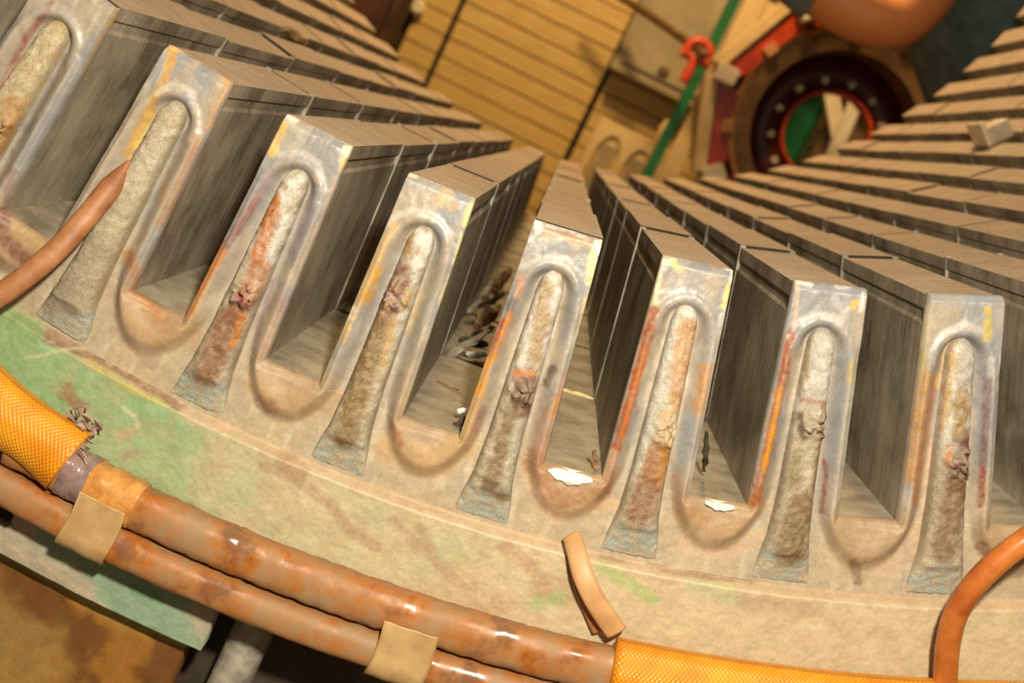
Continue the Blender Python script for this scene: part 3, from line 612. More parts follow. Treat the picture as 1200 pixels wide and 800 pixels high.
I0, I1 = -7, 24                 # teeth that the photograph can show, each with its packets
for i in range(I0, I1+1):
    V, F, cols, gl = face_mesh(i, -4 <= i <= 11)
    t = mesh_obj('tooth', V, F, M['painted'], None, True); set_paint(t, cols, gl)
    t.location = (0, 0, ZC); t.rotation_euler = (0, -(T0+i*DTH), 0)
    attach(t, stator)
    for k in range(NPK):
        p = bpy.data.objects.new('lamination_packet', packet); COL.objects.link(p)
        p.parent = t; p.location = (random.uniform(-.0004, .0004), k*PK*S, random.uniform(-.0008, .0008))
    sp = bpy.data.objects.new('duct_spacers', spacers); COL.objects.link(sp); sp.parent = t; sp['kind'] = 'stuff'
    if -4 <= i <= 11:
        fo = finger_mesh(i); fo.parent = t
V = []; F = []; fm = []         # the rest of the ring, out of the frame
for i in range(I1+1, NT+I0):
    b = len(V); m = len(prof)*2
    loop = [(x, r) for x, r in prof]+[(-x, r) for x, r in prof[::-1]]
    P = tooth_world(np.array([(x*S, y*S, -r*S) for y in (0, LEN) for x, r in loop]), i); V += [tuple(p) for p in P]
    for j in range(m): F.append((b+j, b+(j+1) % m, b+m+(j+1) % m, b+m+j)); fm.append(1 if j == m-1 else 0)
    F.append([b+j for j in range(m)][::-1]); F.append([b+m+j for j in range(m)]); fm += [0, 0]
o = mesh_obj('remaining_teeth', V, F, [M['wall'], M['tip']], stator, False, None, fm); o['kind'] = 'stuff'
# yoke packets behind the slots
yk = None
for k in range(NPK):
    if yk is None:
        ri, ro = (R+HS)*S, (R+3.45)*S
        yk = ring_loft('yoke_packet', [(ri, .0015), (ro, .0015), (ro, (PK-GAP)*S), (ri, (PK-GAP)*S)], [M['slot_floor'], M['steel_dark']], 144, (0, 0, ZC), None, smooth=False, matidx=[1, 1, 1, 0])
        o = yk
    else:
        o = yk.copy(); COL.objects.link(o)
    o.location.y = k*PK*S; attach(o, stator)
ring_loft('frame_shell', [((R+3.5)*S, .06), ((R+6.6)*S, .06), ((R+6.6)*S, LEN*S), ((R+3.5)*S, LEN*S)], M['steel_dark'], 96, (0, 0, ZC), stator, smooth=False)
for sx in (-1, 1):
    box('foot', (sx*.35-.12, .12, 0), (sx*.35+.12, LEN*S-.12, .46), M['steel_dark'], stator, .01)

# green clamping plate in front of the yoke
def plate(name, i0, i1, q0, q1, ni, nq, yfun, colfun, mat, stains, hole=None, back=.25):
    I, Q = np.meshgrid(np.linspace(i0, i1, ni), np.linspace(q0, q1, nq), indexing='xy')
    I = I.ravel(); Q = Q.ravel(); a = T0+I*DTH; r = (R+Q)*S
    P = np.stack([r*np.sin(a), 0*a, ZC-r*np.cos(a)], 1)
    n = (fbm(P[:, 0]*120+7, P[:, 2]*120)-.5)*.02+(fbm(P[:, 0]*500, P[:, 2]*500)-.5)*.008
    P[:, 1] = (yfun(I, Q)-n)*S
    F = grid_faces(nq, ni, 0, True)
    if hole is not None:
        F = [f for f in F if not hole(np.mean([I[k] for k in f]), np.mean([Q[k] for k in f]))]
    base, gl = colfun(P, I, Q); cols, gl = apply_stains(P, base, gl, stains)
    o = mesh_obj(name, P, F, mat, None, True); set_paint(o, cols, gl)
    bm = bmesh.new(); bm.from_mesh(o.data)
    be = [e for e in bm.edges if len(e.link_faces) == 1]
    ex = bmesh.ops.extrude_edge_only(bm, edges=be)
    for v in ex['geom']:
        if isinstance(v, bmesh.types.BMVert): v.co.y += back*S
    bmesh.ops.delete(bm, geom=[v for v in bm.verts if not v.link_faces], context='VERTS')
    bm.to_mesh(o.data); bm.free()
    o.data.update(); attach(o, stator); return o
def plate_cols(P, I, Q):
    n = fbm(P[:, 0]*38+2, P[:, 2]*38+8); n2 = fbm(P[:, 0]*130, P[:, 2]*130+4)
    n3 = fbm(P[:, 0]*16+5, P[:, 2]*16+1)
    w = sstep(-.22, .16, (n3-.5)*.5+(n-.5)*.35+(I-2.6)*.16+(Q-2.85)*.12)[:, None]
    base = lin((150, 180, 130))*(1-w)+lin((208, 188, 150))*w
    e = sstep(2.52, 2.40, Q+(n2-.5)*.12)[:, None]; base = base*(1-e)+lin((200, 172, 138))*e
    g = (sstep(.56, .7, n2)*.25)[:, None]; base = base*(1-g)+lin((196, 162, 128))*g
    return base, np.full(len(P), .3)
plate('clamping_plate', -2.5, 9.5, 2.40, 3.55, 900, 110, lambda I, Q: -.02-.08*sstep(2.40, 2.47, Q)-.03*(Q-2.4), plate_cols, M['plate'], STAINS_PLATE)
plate('clamping_plate', 9.5, 69.5, 2.40, 3.55, 400, 8, lambda I, Q: -.02-.08*sstep(2.40, 2.47, Q)-.03*(Q-2.4), plate_cols, M['plate'], [])
# pale green bracket below the wrapped leads, with a rounded slot
hi, hq = polar_of(3, 604, .06)
def slot_hole(i, q):
    dx = max(abs(i-(hi-.45))-.42, 0)*1.3; return math.hypot(dx, q-(hq+.02)) < .125
def bracket_cols(P, I, Q):
    n = fbm(P[:, 0]*30+2, P[:, 2]*30+8); w = sstep(.4, .6, n)[:, None]
    base = lin((158, 184, 152))*(1-w)+lin((196, 184, 160))*w
    return base, np.full(len(P), .45)
STAINS_BR = [([(0, 632), (60, 668), (125, 712)], 2.2, (214, 190, 160), .9, .2), ([(160, 690), (185, 700)], 8, (120, 170, 132), .8, .4), ([(40, 600), (60, 610)], 12, (170, 190, 120), .6, .3)]
plate('bracket', -7.0, 2.62, 3.5, 4.34, 780, 70, lambda I, Q: .06+0*Q, bracket_cols, M['plate'], STAINS_BR, slot_hole, .2)
def rust_cols(P, I, Q):
    n = fbm(P[:, 0]*60+2, P[:, 2]*60+8); n2 = fbm(P[:, 0]*22+2, P[:, 2]*22)
    w = sstep(.42, .58, n)[:, None]
    base = lin((176, 120, 50))*(1-w)+lin((130, 84, 40))*w
    e = sstep(4.62, 4.5, Q+(n-.5)*.1)[:, None]; base = base*(1-e)+lin((188, 172, 78))*e
    g = (sstep(.5, .65, n2)*.7)[:, None]; base = base*(1-g)+lin((186, 150, 84))*g
    return base, np.full(len(P), .25)
plate('flange', -7.0, 2.5, 4.30, 7.0, 380, 90, lambda I, Q: .34+0*Q, rust_cols, M['plate'], [], None, .3)
tube('stud', [polar(2.85, 4.0, .5), polar(2.75, 6.5, .5)], .009, M['scrap_grey'], stator, 20, 16)

# ------------------------------------------------------------------ wrapped leads round the end of the winding
def arc_pts(i0, i1, q, y, n=24):
    qf = q if callable(q) else (lambda i: q); yf = y if callable(y) else (lambda i: y)
    return [polar(i, qf(i), yf(i)) for i in np.linspace(i0, i1, n)]
lead_a = thing('wrapped_lead', 'thick varnished brown lead on the green plate, both ends inside orange woven sleeves', 'electrical lead', polar(2.5, 3.27, -.10))
tube('bar', arc_pts(1.15, 5.3, lambda i: 3.215+.012*math.sin(i*1.3), -.30, 40), .0088, M['bar'], lead_a, 200, 24, .85, power=.75, wob=.16)
tube('woven_sleeve', [polar(*polar_of(-70, 425, -.38), -.38), polar(*polar_of(-20, 468, -.38), -.38), polar(*polar_of(35, 505, -.38), -.38), polar(*polar_of(82, 539, -.36), -.36)], lambda t: .0134+.0012*math.sin(t*7), M['weave'], lead_a, 90, 40, .8)
lead_b = thing('wrapped_lead', 'thin varnished brown lead hugging the lower side of the thick sleeved lead', 'electrical lead', polar(2.5, 3.6, .05))
tube('bar', arc_pts(-7.0, 12.5, lambda i: 3.575+.012*math.sin(i*.9+1), -.31, 40), .0074, M['bar'], lead_b, 240, 24, .95, power=.8, wob=.12)
M['wrap_grey'] = simple('glossy_grey_wrap', (104, 82, 82), (150, 126, 120), 120, .22)
M['wrap_amber'] = simple('glossy_amber_wrap', (170, 110, 48), (206, 150, 82), 120, .22)
tube('wrap', arc_pts(1.50, 1.66, 3.215, -.30, 6), .0096, M['wrap_grey'], lead_a, 30, 28, .87, power=.75, wob=.2)['label'] = 'glossy grey wrap beside the sleeve'
tube('wrap', arc_pts(1.66, 1.98, 3.215, -.30, 6), .0093, M['wrap_amber'], lead_a, 40, 28, .87, power=.75, wob=.2)['label'] = 'glossy amber wrap'
# frayed cloth at the mouth of the sleeve
V = []; F = []
fc = polar(*polar_of(97, 520, -.40), -.40)
rr = random.Random(3)
for k in range(34):
    b = len(V); c = polar(*polar_of(88+rr.uniform(-12, 18), 505+rr.uniform(-30, 32), -.36), -.32+rr.uniform(-.12, .08)); d = Vector((rr.uniform(.2, 1), rr.uniform(-.6, .3), rr.uniform(-.7, .5))).normalized(); w = Vector((rr.uniform(-1, 1), rr.uniform(-1, 1), rr.uniform(-1, 1))).cross(d).normalized()
    L = rr.uniform(.002, .005); h = rr.uniform(.001, .0028)
    V += [c-w*h, c+w*h, c+d*L+w*h*.5, c+d*L-w*h*.5]; V += [v+d.cross(w)*.0004 for v in V[-4:]]
    F += [(b, b+1, b+2, b+3), (b+4, b+7, b+6, b+5), (b, b+4, b+5, b+1), (b+1, b+5, b+6, b+2), (b+2, b+6, b+7, b+3), (b+3, b+7, b+4, b)]
o = mesh_obj('frayed_end', V, F, M['fray'], lead_a); o['label'] = 'frayed grey cloth at the sleeve mouth'
# linen ties that bind both leads
def tie(ic, w, label):
    prof_ = [(3.24, -.475), (3.34, -.475), (3.46, -.47), (3.60, -.478), (3.70, -.43), (3.75, -.31), (3.73, -.18)]
    pp = smooth_path([(q, y, 0) for q, y in prof_], 40); V = []; F = []
    ii = np.linspace(ic-w, ic+w, 14)
    for t_, add in ((0, .0), (1, .028)):
        for i in ii:
            for q, y, _ in pp:
                cq, cy = q-3.44, y+.2; l = math.hypot(cq, cy)
                V.append(polar(i+.02*math.sin(q*6), q+cq/l*add, y+cy/l*add+.006*math.sin(i*40)))
    n = 14*40
    F = grid_faces(14, 40, 0)+grid_faces(14, 40, n, True)
    for r0 in (0, 13*40):
        F += [(r0+k, r0+k+1, n+r0+k+1, n+r0+k) for k in range(39)]
    for c0 in (0, 39):
        F += [(k*40+c0, (k+1)*40+c0, n+(k+1)*40+c0, n+k*40+c0) for k in range(13)]
    o = mesh_obj('tie_tape', V, F, M['tape'], None, True); return tag(o, label, 'tape')
tie(1.80, .15, 'tan linen tie binding both leads beside the woven sleeve')
tie(3.78, .17, 'tan linen tie binding both leads below the curled lead strip')
tube('woven_sleeve', arc_pts(5.02, 12.0, 3.155, -.42, 30), lambda t: .0128, M['weave'], lead_a, 160, 40, .8)

# loose ends of the old winding
def pxp(px, py, y): return polar(*polar_of(px, py, y), y)
tag(tube('insulated_cable', [pxp(152, 188, -.12), pxp(135, 212, -.17), pxp(105, 250, -.28), pxp(62, 297, -.42), pxp(2, 344, -.55), pxp(-60, 378, -.62), pxp(-130, 400, -.62)],
         lambda t: .0042*min(1, .16+t*4.2), M['cable_red'], None, 90, 20, .85, wob=.08), 'red-brown insulated cable bending across a slot and ending in a torn tip', 'cable')
tag(tube('insulated_cable', [pxp(1260, 600, -.62), pxp(1200, 634, -.60), pxp(1150, 676, -.56), pxp(1118, 725, -.5), pxp(1108, 790, -.42), pxp(1112, 850, -.36)],
         .0044, M['cable_glossy'], None, 90, 20, 1.0, wob=.06), 'glossy amber insulated cable curving down over the green plate', 'cable')
tag(tube('lead_strip', [pxp(670, 628, -.10), pxp(676, 648, -.22), pxp(684, 676, -.32), pxp(700, 708, -.34), pxp(722, 740, -.30)],
         lambda t: .0038+.0006*t, M['lead'], None, 60, 16, .45, power=.8), 'flat tan lead strip curling down from the slot bottom', 'lead strip')
tag(tube('lead_strip', [pxp(674, 655, -.14), pxp(679, 690, -.16), pxp(690, 716, -.18), pxp(700, 740, -.18)],
         lambda t: .0022, M['cable_red'], None, 40, 14, .5), 'thin red-brown strip hidden behind the flat tan lead strip', 'lead strip')

# ------------------------------------------------------------------ scraps left in the slots
def slot_point(i, q, y, s=0.0):   # slot between tooth i and i+1
    a = T0+(i+.5)*DTH; d = Vector((math.sin(a), 0, -math.cos(a))); t = Vector((math.cos(a), 0, math.sin(a)))
    return d*((R+q)*S)+t*(s*S)+Vector((0, y*S, ZC))
def shard(name, c, dirs, mat, label, cat, seed=0, n=7, group=None, flat=.35):
    r2 = random.Random(seed); bm = bmesh.new()
    A = Vector(dirs[0]); L = A.length; A.normalize(); B = A.cross(Vector((.31, .77, .2))).normalized(); C = A.cross(B)
    W = dirs[1]; Hh = W*flat; rings = []
    for k in range(n):
        t = k/(n-1); w = W*(.35+.65*math.sin(math.pi*min(max(t, .08), .92)))*r2.uniform(.7, 1.2)
        cen = Vector(c)+A*(t-.5)*L+B*r2.uniform(-.3, .3)*W+C*r2.uniform(-.2, .2)*W
        rings.append([bm.verts.new(cen+B*w*math.cos(a)*r2.uniform(.7, 1.2)+C*Hh*math.sin(a)*r2.uniform(.7, 1.3)) for a in [2*math.pi*j/7 for j in range(7)]])
    for k in range(n-1):
        for j in range(7): bm.faces.new([rings[k][j], rings[k][(j+1) % 7], rings[k+1][(j+1) % 7], rings[k+1][j]])
    bm.faces.new(rings[0][::-1]); bm.faces.new(rings[-1])
    bmesh.ops.recalc_face_normals(bm, faces=bm.faces[:])
    me = bpy.data.meshes.new(name); bm.to_mesh(me); bm.free(); me.materials.append(mat)
    o = bpy.data.objects.new(name, me); COL.objects.link(o); return tag(o, label, cat, group)
def slot_dir(i, dt, dy, dq):
    a = T0+(i+.5)*DTH; d = Vector((math.sin(a), 0, -math.cos(a))); t = Vector((math.cos(a), 0, math.sin(a)))
    return (t*dt+Vector((0, dy, 0))+d*dq)*S
shard('insulation_scrap', slot_point(3, 1.70, 3.0, -.02), [slot_dir(3, .30, .8, -.25), .0042], M['scrap_grey'], 'long grey rag of insulation in the littered slot', 'scrap', 1, 9)
shard('insulation_scrap', slot_point(3, 1.62, 4.6, .06), [slot_dir(3, .2, 1.2, -.1), .0055], M['scrap_brown'], 'brown crumpled wad deep in the littered slot', 'scrap', 2, 9)
shard('insulation_scrap', slot_point(3, 1.50, 5.0, -.10), [slot_dir(3, .1, .7, -.3), .0045], M['scrap_grey'], 'grey flake leaning on the wall of the littered slot', 'scrap', 5, 8)
shard('insulation_scrap', slot_point(3, 1.73, 2.8, .12), [slot_dir(3, .2, .25, 0), .0030], M['scrap_white'], 'shiny white chip beside the grey rag', 'scrap', 3, 6)
shard('insulation_scrap', slot_point(3, 1.76, 3.5, .02), [slot_dir(3, .3, .2, 0), .0030], M['scrap_dark'], 'black charred lump behind the grey rag', 'scrap', 4, 6)
shard('insulation_scrap', slot_point(3, 1.55, 7.0, .0), [slot_dir(3, .2, 2.2, -.1), .0075], M['scrap_brown'], 'large brown tangle at the back of the littered slot', 'scrap', 8, 9)
shard('twig', slot_point(3, 1.775, 1.35, -.02), [slot_dir(3, .22, -.05, 0), .0010], M['scrap_brown'], 'thin brown splinter on the floor of the littered slot', 'splinter', 6, 6)
shard('insulation_scrap', slot_point(3, 1.76, .25, .20), [slot_dir(3, .03, .02, -.12), .0022], M['scrap_dark'], 'small dark crumb at the mouth of the littered slot', 'scrap', 7, 5)
shard('insulation_scrap', slot_point(3, 1.67, .30, .19), [slot_dir(3, .08, .02, -.03), .0018], M['scrap_white'], 'small white crumb at the mouth of the littered slot', 'scrap', 9, 5)
shard('wire_scrap', slot_point(5, 1.52, .35, -.10), [slot_dir(5, .10, .3, .42), .0016], M['scrap_dark'], 'bent charred wire end leaning in a slot', 'scrap', 11, 9)
shard('wire_scrap', slot_point(4, 1.72, .10, .17), [slot_dir(4, .07, .1, .22), .0015], M['scrap_brown'], 'bent brown wire end by the bright slot edge', 'scrap', 12, 9)
shard('wire_scrap', slot_point(6, 1.42, .5, -.17), [slot_dir(6, .08, .2, .22), .0012], M['scrap_grey'], 'short grey wire end leaning on a slot wall', 'scrap', 13, 7)
shard('tape_scrap', slot_point(4, 1.79, 2.62, 0), [slot_dir(4, .45, 0, 0), .0016], M['scrap_yellow'], 'yellow tape strip across the slot floor beside the bright edge', 'tape', 14, 9)
shard('cloth_scrap', slot_point(-1.3, -.02, 8.0, .25), [slot_dir(-1.3, .3, .4, 0), .0050], M['tape'], 'crumpled tan cloth scrap caught on a tooth row', 'scrap', 15, 8)
# bare metal at two slot bottoms, its shine painted on as near-white colour
def glint_edge(i, s0, s1, dep, parent_tooth):
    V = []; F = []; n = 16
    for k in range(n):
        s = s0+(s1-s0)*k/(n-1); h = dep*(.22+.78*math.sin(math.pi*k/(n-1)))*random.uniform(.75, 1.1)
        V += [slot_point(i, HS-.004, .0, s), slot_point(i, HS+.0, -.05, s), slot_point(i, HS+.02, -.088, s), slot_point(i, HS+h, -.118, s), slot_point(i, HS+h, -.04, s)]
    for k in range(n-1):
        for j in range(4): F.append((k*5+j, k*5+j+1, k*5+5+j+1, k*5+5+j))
    return mesh_obj('bare_metal_glint', V, F, M['bare'], stator, True)
glint_edge(4, -.20, .17, .10, None); glint_edge(5, -.10, .13, .045, None)

# white plastic clip on the right-hand teeth
cp = slot_point(13.0, -.03, 12.2, -.02)
clip_i = None
def on_tooth(px, py, dq=0.0):
    """where a pixel's line of sight meets the tooth-tip cylinder"""
    d = ray(px, py); o = CAM_P-np.array([0, 0, ZC]); a = d[0]**2+d[2]**2; b = 2*(o[0]*d[0]+o[2]*d[2]); c = o[0]**2+o[2]**2-((R+dq)*S)**2
    s = (-b+math.sqrt(b*b-4*a*c))/(2*a); return Vector(CAM_P+d*s)
M['plastic'] = simple('milky_plastic', (196, 176, 146), (226, 210, 184), 60, .4)
pt = on_tooth(1163, 167)
clip = thing('plastic_clip', 'small milky plastic clip lying on the rows of tooth tips', 'clip', pt)
nrm = Vector((-pt.x, 0, ZC-pt.z)).normalized(); tan = nrm.cross(Vector((0, 1, 0))).normalized()
rotm = Matrix((tan, Vector((0, 1, 0)), nrm)).transposed().to_4x4()
def clip_part(name, lo, hi):
    o = box(name, lo, hi, M['plastic'], None, .002); o.matrix_world = Matrix.Translation(pt) @ rotm; o.matrix_basis = Matrix.Translation(pt) @ rotm; attach(o, clip)
clip_part('body', (-.016, -.016, 0), (.008, .016, .018)); clip_part('flange', (.006, -.02, 0), (.011, .02, .024))

# ------------------------------------------------------------------ behind the bore
M['cab'] = simple('grey_enamel', (150, 132, 96), (172, 152, 112), 12, .5)
M['cab2'] = simple('grey_enamel_door', (158, 140, 104), (178, 160, 120), 12, .5)
M['green'] = simple('green_enamel', (10, 92, 40), (24, 118, 58), 10, .45)
M['cream'] = simple('cream_painted_wood', (206, 172, 110), (232, 200, 142), 10, .6)
M['cream_dark'] = simple('panel_grey', (150, 128, 88), (176, 152, 106), 14, .6)
M['redcoil'] = simple('red_varnished_coil', (150, 40, 14), (206, 76, 28), 14, .35)
M['darkred'] = simple('oxide_red_disc', (58, 14, 6), (86, 24, 10), 16, .5)
M['brown'] = simple('brown_steel_ring', (104, 74, 44), (140, 104, 66), 14, .6)
M['pink'] = simple('pink_brown_edge', (176, 116, 70), (206, 146, 94), 20, .55)
M['white'] = simple('white_block', (226, 206, 168), (244, 228, 196), 20, .5)
M['hose'] = simple('brown_rubber_hose', (88, 60, 30), (120, 86, 46), 30, .55)
M['redpaint'] = simple('red_orange_paint', (190, 54, 26), (222, 84, 46), 20, .4)
M['rustcol'] = simple('rusty_column', (44, 20, 8), (84, 42, 14), 14, .7)
M['bolt'] = simple('zinc_bolt', (196, 176, 136), (226, 208, 172), 60, .35, .4)

# ring-shaped end housing with red winding
YR = 2.2
rc = at(976, 160, YR); k_ = (YR-CAM_P[1])/F_PX*1.02
def pr(px): return px*k_
ring = thing('end_housing', 'ring-shaped machine housing with red coil segments, white blocks and a bolted dark disc', 'machine housing', (rc.x, YR, 0))
ring_loft('bolted_disc', [(pr(50), .10), (pr(50), .075), (pr(90), .075), (pr(90), .10)], M['darkred'], 64, (rc.x, YR, rc.z), ring)
ring_loft('bore_ring', [(pr(89), .10), (pr(93), -.015), (pr(112), -.03), (pr(118), -.04), (pr(118), .10)], [M['brown'], M['pink']], 64, (rc.x, YR, rc.z), ring, matidx=[0, 0, 1, 1, 0], smooth=False)
ring_loft('rear_shell', [(pr(118), .03), (pr(150), .03), (pr(150), .12), (pr(118), .12)], M['brown'], 48, (rc.x, YR, rc.z), ring)
ring_loft('hole_lip', [(pr(48), .06), (pr(52), .055), (pr(52), .10), (pr(48), .10)], M['redcoil'], 48, (rc.x, YR, rc.z), ring)
bolt = None
for k in range(13):
    a = 2*math.pi*k/13+1.117; c = Vector((rc.x+pr(63)*math.cos(a), YR+.075, rc.z+pr(63)*math.sin(a)))
    bm = bmesh.new(); bmesh.ops.create_cone(bm, cap_ends=True, segments=6, radius1=.010, radius2=.009, depth=.012)
    bmesh.ops.rotate(bm, verts=bm.verts, matrix=Matrix.Rotation(math.pi/2, 3, 'X'))
    if bolt is None:
        me = bpy.data.meshes.new('bolt'); bm.to_mesh(me); me.materials.append(M['bolt']); bolt = me
    bm.free(); o = bpy.data.objects.new('bolt', bolt); COL.objects.link(o); o.location = c+Vector((0, -.006, 0)); attach(o, ring)
NS = 8
for k in range(NS):
    a0 = 2*math.pi*(k+.07)/NS-.045; a1 = 2*math.pi*(k+.93)/NS-.045
    def seg(name, r0, r1, y0, y1, mat, aa0, aa1, bev=.004):
        V = [];
        for y in (y0, y1):
            for r, a in ((r0, aa0), (r1, aa0), (r1, aa1), (r0, aa1)): V.append((rc.x+r*math.cos(a), YR+y, rc.z+r*math.sin(a)))
        bm = bmesh.new(); bv = [bm.verts.new(v) for v in V]
        for f in ((0, 1, 2, 3), (4, 7, 6, 5), (0, 4, 5, 1), (1, 5, 6, 2), (2, 6, 7, 3), (3, 7, 4, 0)): bm.faces.new([bv[q] for q in f])
        bmesh.ops.recalc_face_normals(bm, faces=bm.faces[:])
        bmesh.ops.bevel(bm, geom=bm.edges[:], offset=bev, segments=2, affect='EDGES')
        me = bpy.data.meshes.new(name); bm.to_mesh(me); bm.free(); me.materials.append(mat)
        o = bpy.data.objects.new(name, me); COL.objects.link(o); attach(o, ring)
    seg('coil_segment', pr(121), pr(143), -.03, .03, M['redcoil'], a0, a1)
    seg('outer_bar', pr(146), pr(162), -.04, .03, M['cream'], a0-.02, a1+.02)
    am = a0-.07*2*math.pi/NS; seg('spacer_block', pr(128), pr(152), -.07, -.025, M['white'], am-.07, am+.07)
    seg('support_lug', pr(114), pr(126), -.045, .0, M['pink'], (a0+a1)/2-.06, (a0+a1)/2+.06, .002)
# the stand that carries it
for sx in (-.2, .2):
    box('stand_leg', (rc.x+sx-.03, YR+.02, 0), (rc.x+sx+.03, YR+.12, rc.z-pr(128)), M['brown'], ring, .004)
box('stand_beam', (rc.x-.24, YR+.02, rc.z-pr(148)-.05), (rc.x+.24, YR+.12, rc.z-pr(142)), M['brown'], ring, .004)
# trestle seen through its hole
p1a, p1b = at(947, 100, 2.7), at(967, 190, 2.7)
tr = thing('trestle', 'cream wooden trestle legs seen through the round hole of the housing', 'trestle', (p1b.x, 2.7, 0))
def beam(name, a, b, w, d, mat, parent=None, ext0=0, ext1=0):
    A, B = Vector(a), Vector(b); D = (B-A).normalized(); A -= D*ext0; B += D*ext1
    sd = D.cross(Vector((0, 1, 0))).normalized()*w/2; V = []
    for p in (A, B):
        for s1, s2 in ((-1, -1), (1, -1), (1, 1), (-1, 1)): V.append(p+sd*s1+Vector((0, d/2*s2, 0)))
    o = mesh_obj(name, V, [(0, 1, 2, 3), (7, 6, 5, 4), (0, 4, 5, 1), (1, 5, 6, 2), (2, 6, 7, 3), (3, 7, 4, 0)], mat, parent)
    bm = bmesh.new(); bm.from_mesh(o.data); bmesh.ops.recalc_face_normals(bm, faces=bm.faces[:]); bm.to_mesh(o.data); bm.free(); return o
def to_floor(a, b): A, B = Vector(a), Vector(b); D = B-A; return A+D*(A.z/(A.z-B.z)) if A.z > B.z else B
beam('leg', p1a+Vector((-.01, 0, .1)), to_floor(p1a, p1b), .040, .03, M['white'], tr)
q1a, q1b = at(1006, 112, 2.62), at(976, 182, 2.62)
beam('leg', q1a, to_floor(q1a, q1b), .032, .03, M['white'], tr)
beam('top_rail', p1a+Vector((-.25, 0, .12)), p1a+Vector((.30, 0, .12)), .05, .05, M['cream'], tr)
gl_ = at(935, 120, 2.9)
lk = thing('green_locker', 'green steel locker behind the trestle, seen through the round hole', 'locker', (gl_.x+.1, 2.9, 0))
box('body', (gl_.x-.08, 2.86, 0), (gl_.x+.07, 2.98, gl_.z+.12), M['green'], lk, .006)
box('door', (gl_.x-.07, 2.852, .05), (gl_.x+.06, 2.862, gl_.z+.10), M['green'], lk, .003)
bb = at(985, 140, 2.84)
tag(box('brown_board', (bb.x-.03, 2.83, 0), (bb.x+.30, 2.85, bb.z+.16), M['hose'], None, .003), 'dark brown board behind the trestle legs', 'board')
# sack behind the hole
sk = at(1040, 168, 2.45)
bm = bmesh.new(); bmesh.ops.create_icosphere(bm, subdivisions=4, radius=1)
for v in bm.verts:
    n = v.co.normalized(); f = 1+.12*math.sin(5*n.x+2*n.z)+.08*math.sin(9*n.z+3*n.y)
    v.co = Vector((n.x*.08*f, n.y*.08*f, max(n.z, -.9)*sk.z*.52*(1+.05*math.sin(7*n.x))))
me = bpy.data.meshes.new('sack'); bm.to_mesh(me); bm.free(); me.materials.append(M['cream']); me.polygons.foreach_set('use_smooth', [True]*len(me.polygons))
sack = bpy.data.objects.new('sack', me); COL.objects.link(sack); sack.location = (sk.x+.04, 2.5, sk.z*.52*.9); tag(sack, 'pale bulging sack standing behind the round hole', 'sack')
# posts beside the housing
cpB = at(796, 180, 2.40)
tag(box('timber_post', (cpB.x-.024, 2.38, 0), (cpB.x+.024, 2.43, 1.75), M['cream'], None, .004), 'cream timber post standing beside the ring housing', 'post')
gp = at(795, 132, 2.55)
gpo = thing('green_post', 'dark green steel post behind the timber post', 'post', (gp.x, 2.5, 0))
box('upright', (gp.x-.014, 2.54, .01), (gp.x+.014, 2.57, 2.0), M['green'], gpo, .003)
box('base', (gp.x-.05, 2.51, 0), (gp.x+.05, 2.60, .012), M['green'], gpo, .002)
# grey cabinet on the plank wall
cb = at(714, 78, 2.86)
cab = thing('electrical_cabinet', 'grey steel electrical cabinet fixed on the plank wall', 'cabinet', (cb.x+.15, YW, cb.z))
box('body', (cb.x, 2.87, cb.z), (cb.x+.31, YW, cb.z+.46), M['cab'], cab, .006)
dr = box('door', (cb.x+.022, 2.858, cb.z+.03), (cb.x+.288, 2.872, cb.z+.44), M['cab2'], cab, .004)
box('latch', (cb.x+.13, 2.845, cb.z+.045), (cb.x+.16, 2.859, cb.z+.065), M['hose'], dr, .002)
# cream hollow panel leaning below the cabinet
pa = at(705, 136, 2.75); pb = at(785, 172, 2.75)
pn = thing('moulded_panel', 'cream moulded panel with two hollows standing against the planks', 'panel', ((pa.x+pb.x)/2, 2.8, 0))
wdt = pb.x-pa.x
def rounded_hollow_panel():
    nx, nz = 60, 90; V = []; X = np.linspace(0, wdt, nx); Z = np.linspace(0, pa.z, nz)
    for z in Z:
        for x in X:
            d = 0
            for cx in (.29, .72):
                e = max(abs(x-wdt*cx)/(wdt*.17), 0); zt = pa.z-.035
                zz = max(0, (z-(zt-.07))/.07); dd = math.hypot(e, zz) if z > zt-.07 else e
                d = max(d, float(sstep(1.05, .85, np.array([dd]))[0]))
            V.append((pa.x+x, 2.75+.014*d, z))
    off = len(V)
    V += [(pa.x+x, 2.83, z) for z in Z for x in X]
    F = grid_faces(nz, nx)+grid_faces(nz, nx, off, True)
    for k in range(nz-1):
        F.append((k*nx, off+k*nx, off+(k+1)*nx, (k+1)*nx)); e = nx-1; F.append((k*nx+e, (k+1)*nx+e, off+(k+1)*nx+e, off+k*nx+e))
    for k in range(nx-1):
        F.append(((nz-1)*nx+k, (nz-1)*nx+k+1, off+(nz-1)*nx+k+1, off+(nz-1)*nx+k)[::-1])
    me_o = mesh_obj('panel_body', V, F, M['cream'], pn, False)
    # grey inserts in the two hollows
    for cx in (.29, .72):
        box('hollow_insert', (pa.x+wdt*cx-wdt*.13, 2.760, .1), (pa.x+wdt*cx+wdt*.13, 2.79, pa.z-.06), M['cream_dark'], pn, .006)
rounded_hollow_panel()
# pale jar on the panel
jb = at(770, 150, 2.79); jz = pa.z
ring_loft('pale_jar', [(0.001, 0), (.016, 0), (.02, .01), (.02, .05), (.014, .062), (.014, .072), (.001, .072)], M['cream'], 24, (0, 0, 0), None)
jar = bpy.data.objects['pale_jar']; jar.rotation_euler = (math.pi/2, 0, 0); jar.location = (pa.x+wdt*.86, 2.79, jz+.001); tag(jar, 'small pale jar standing on the moulded panel', 'jar')
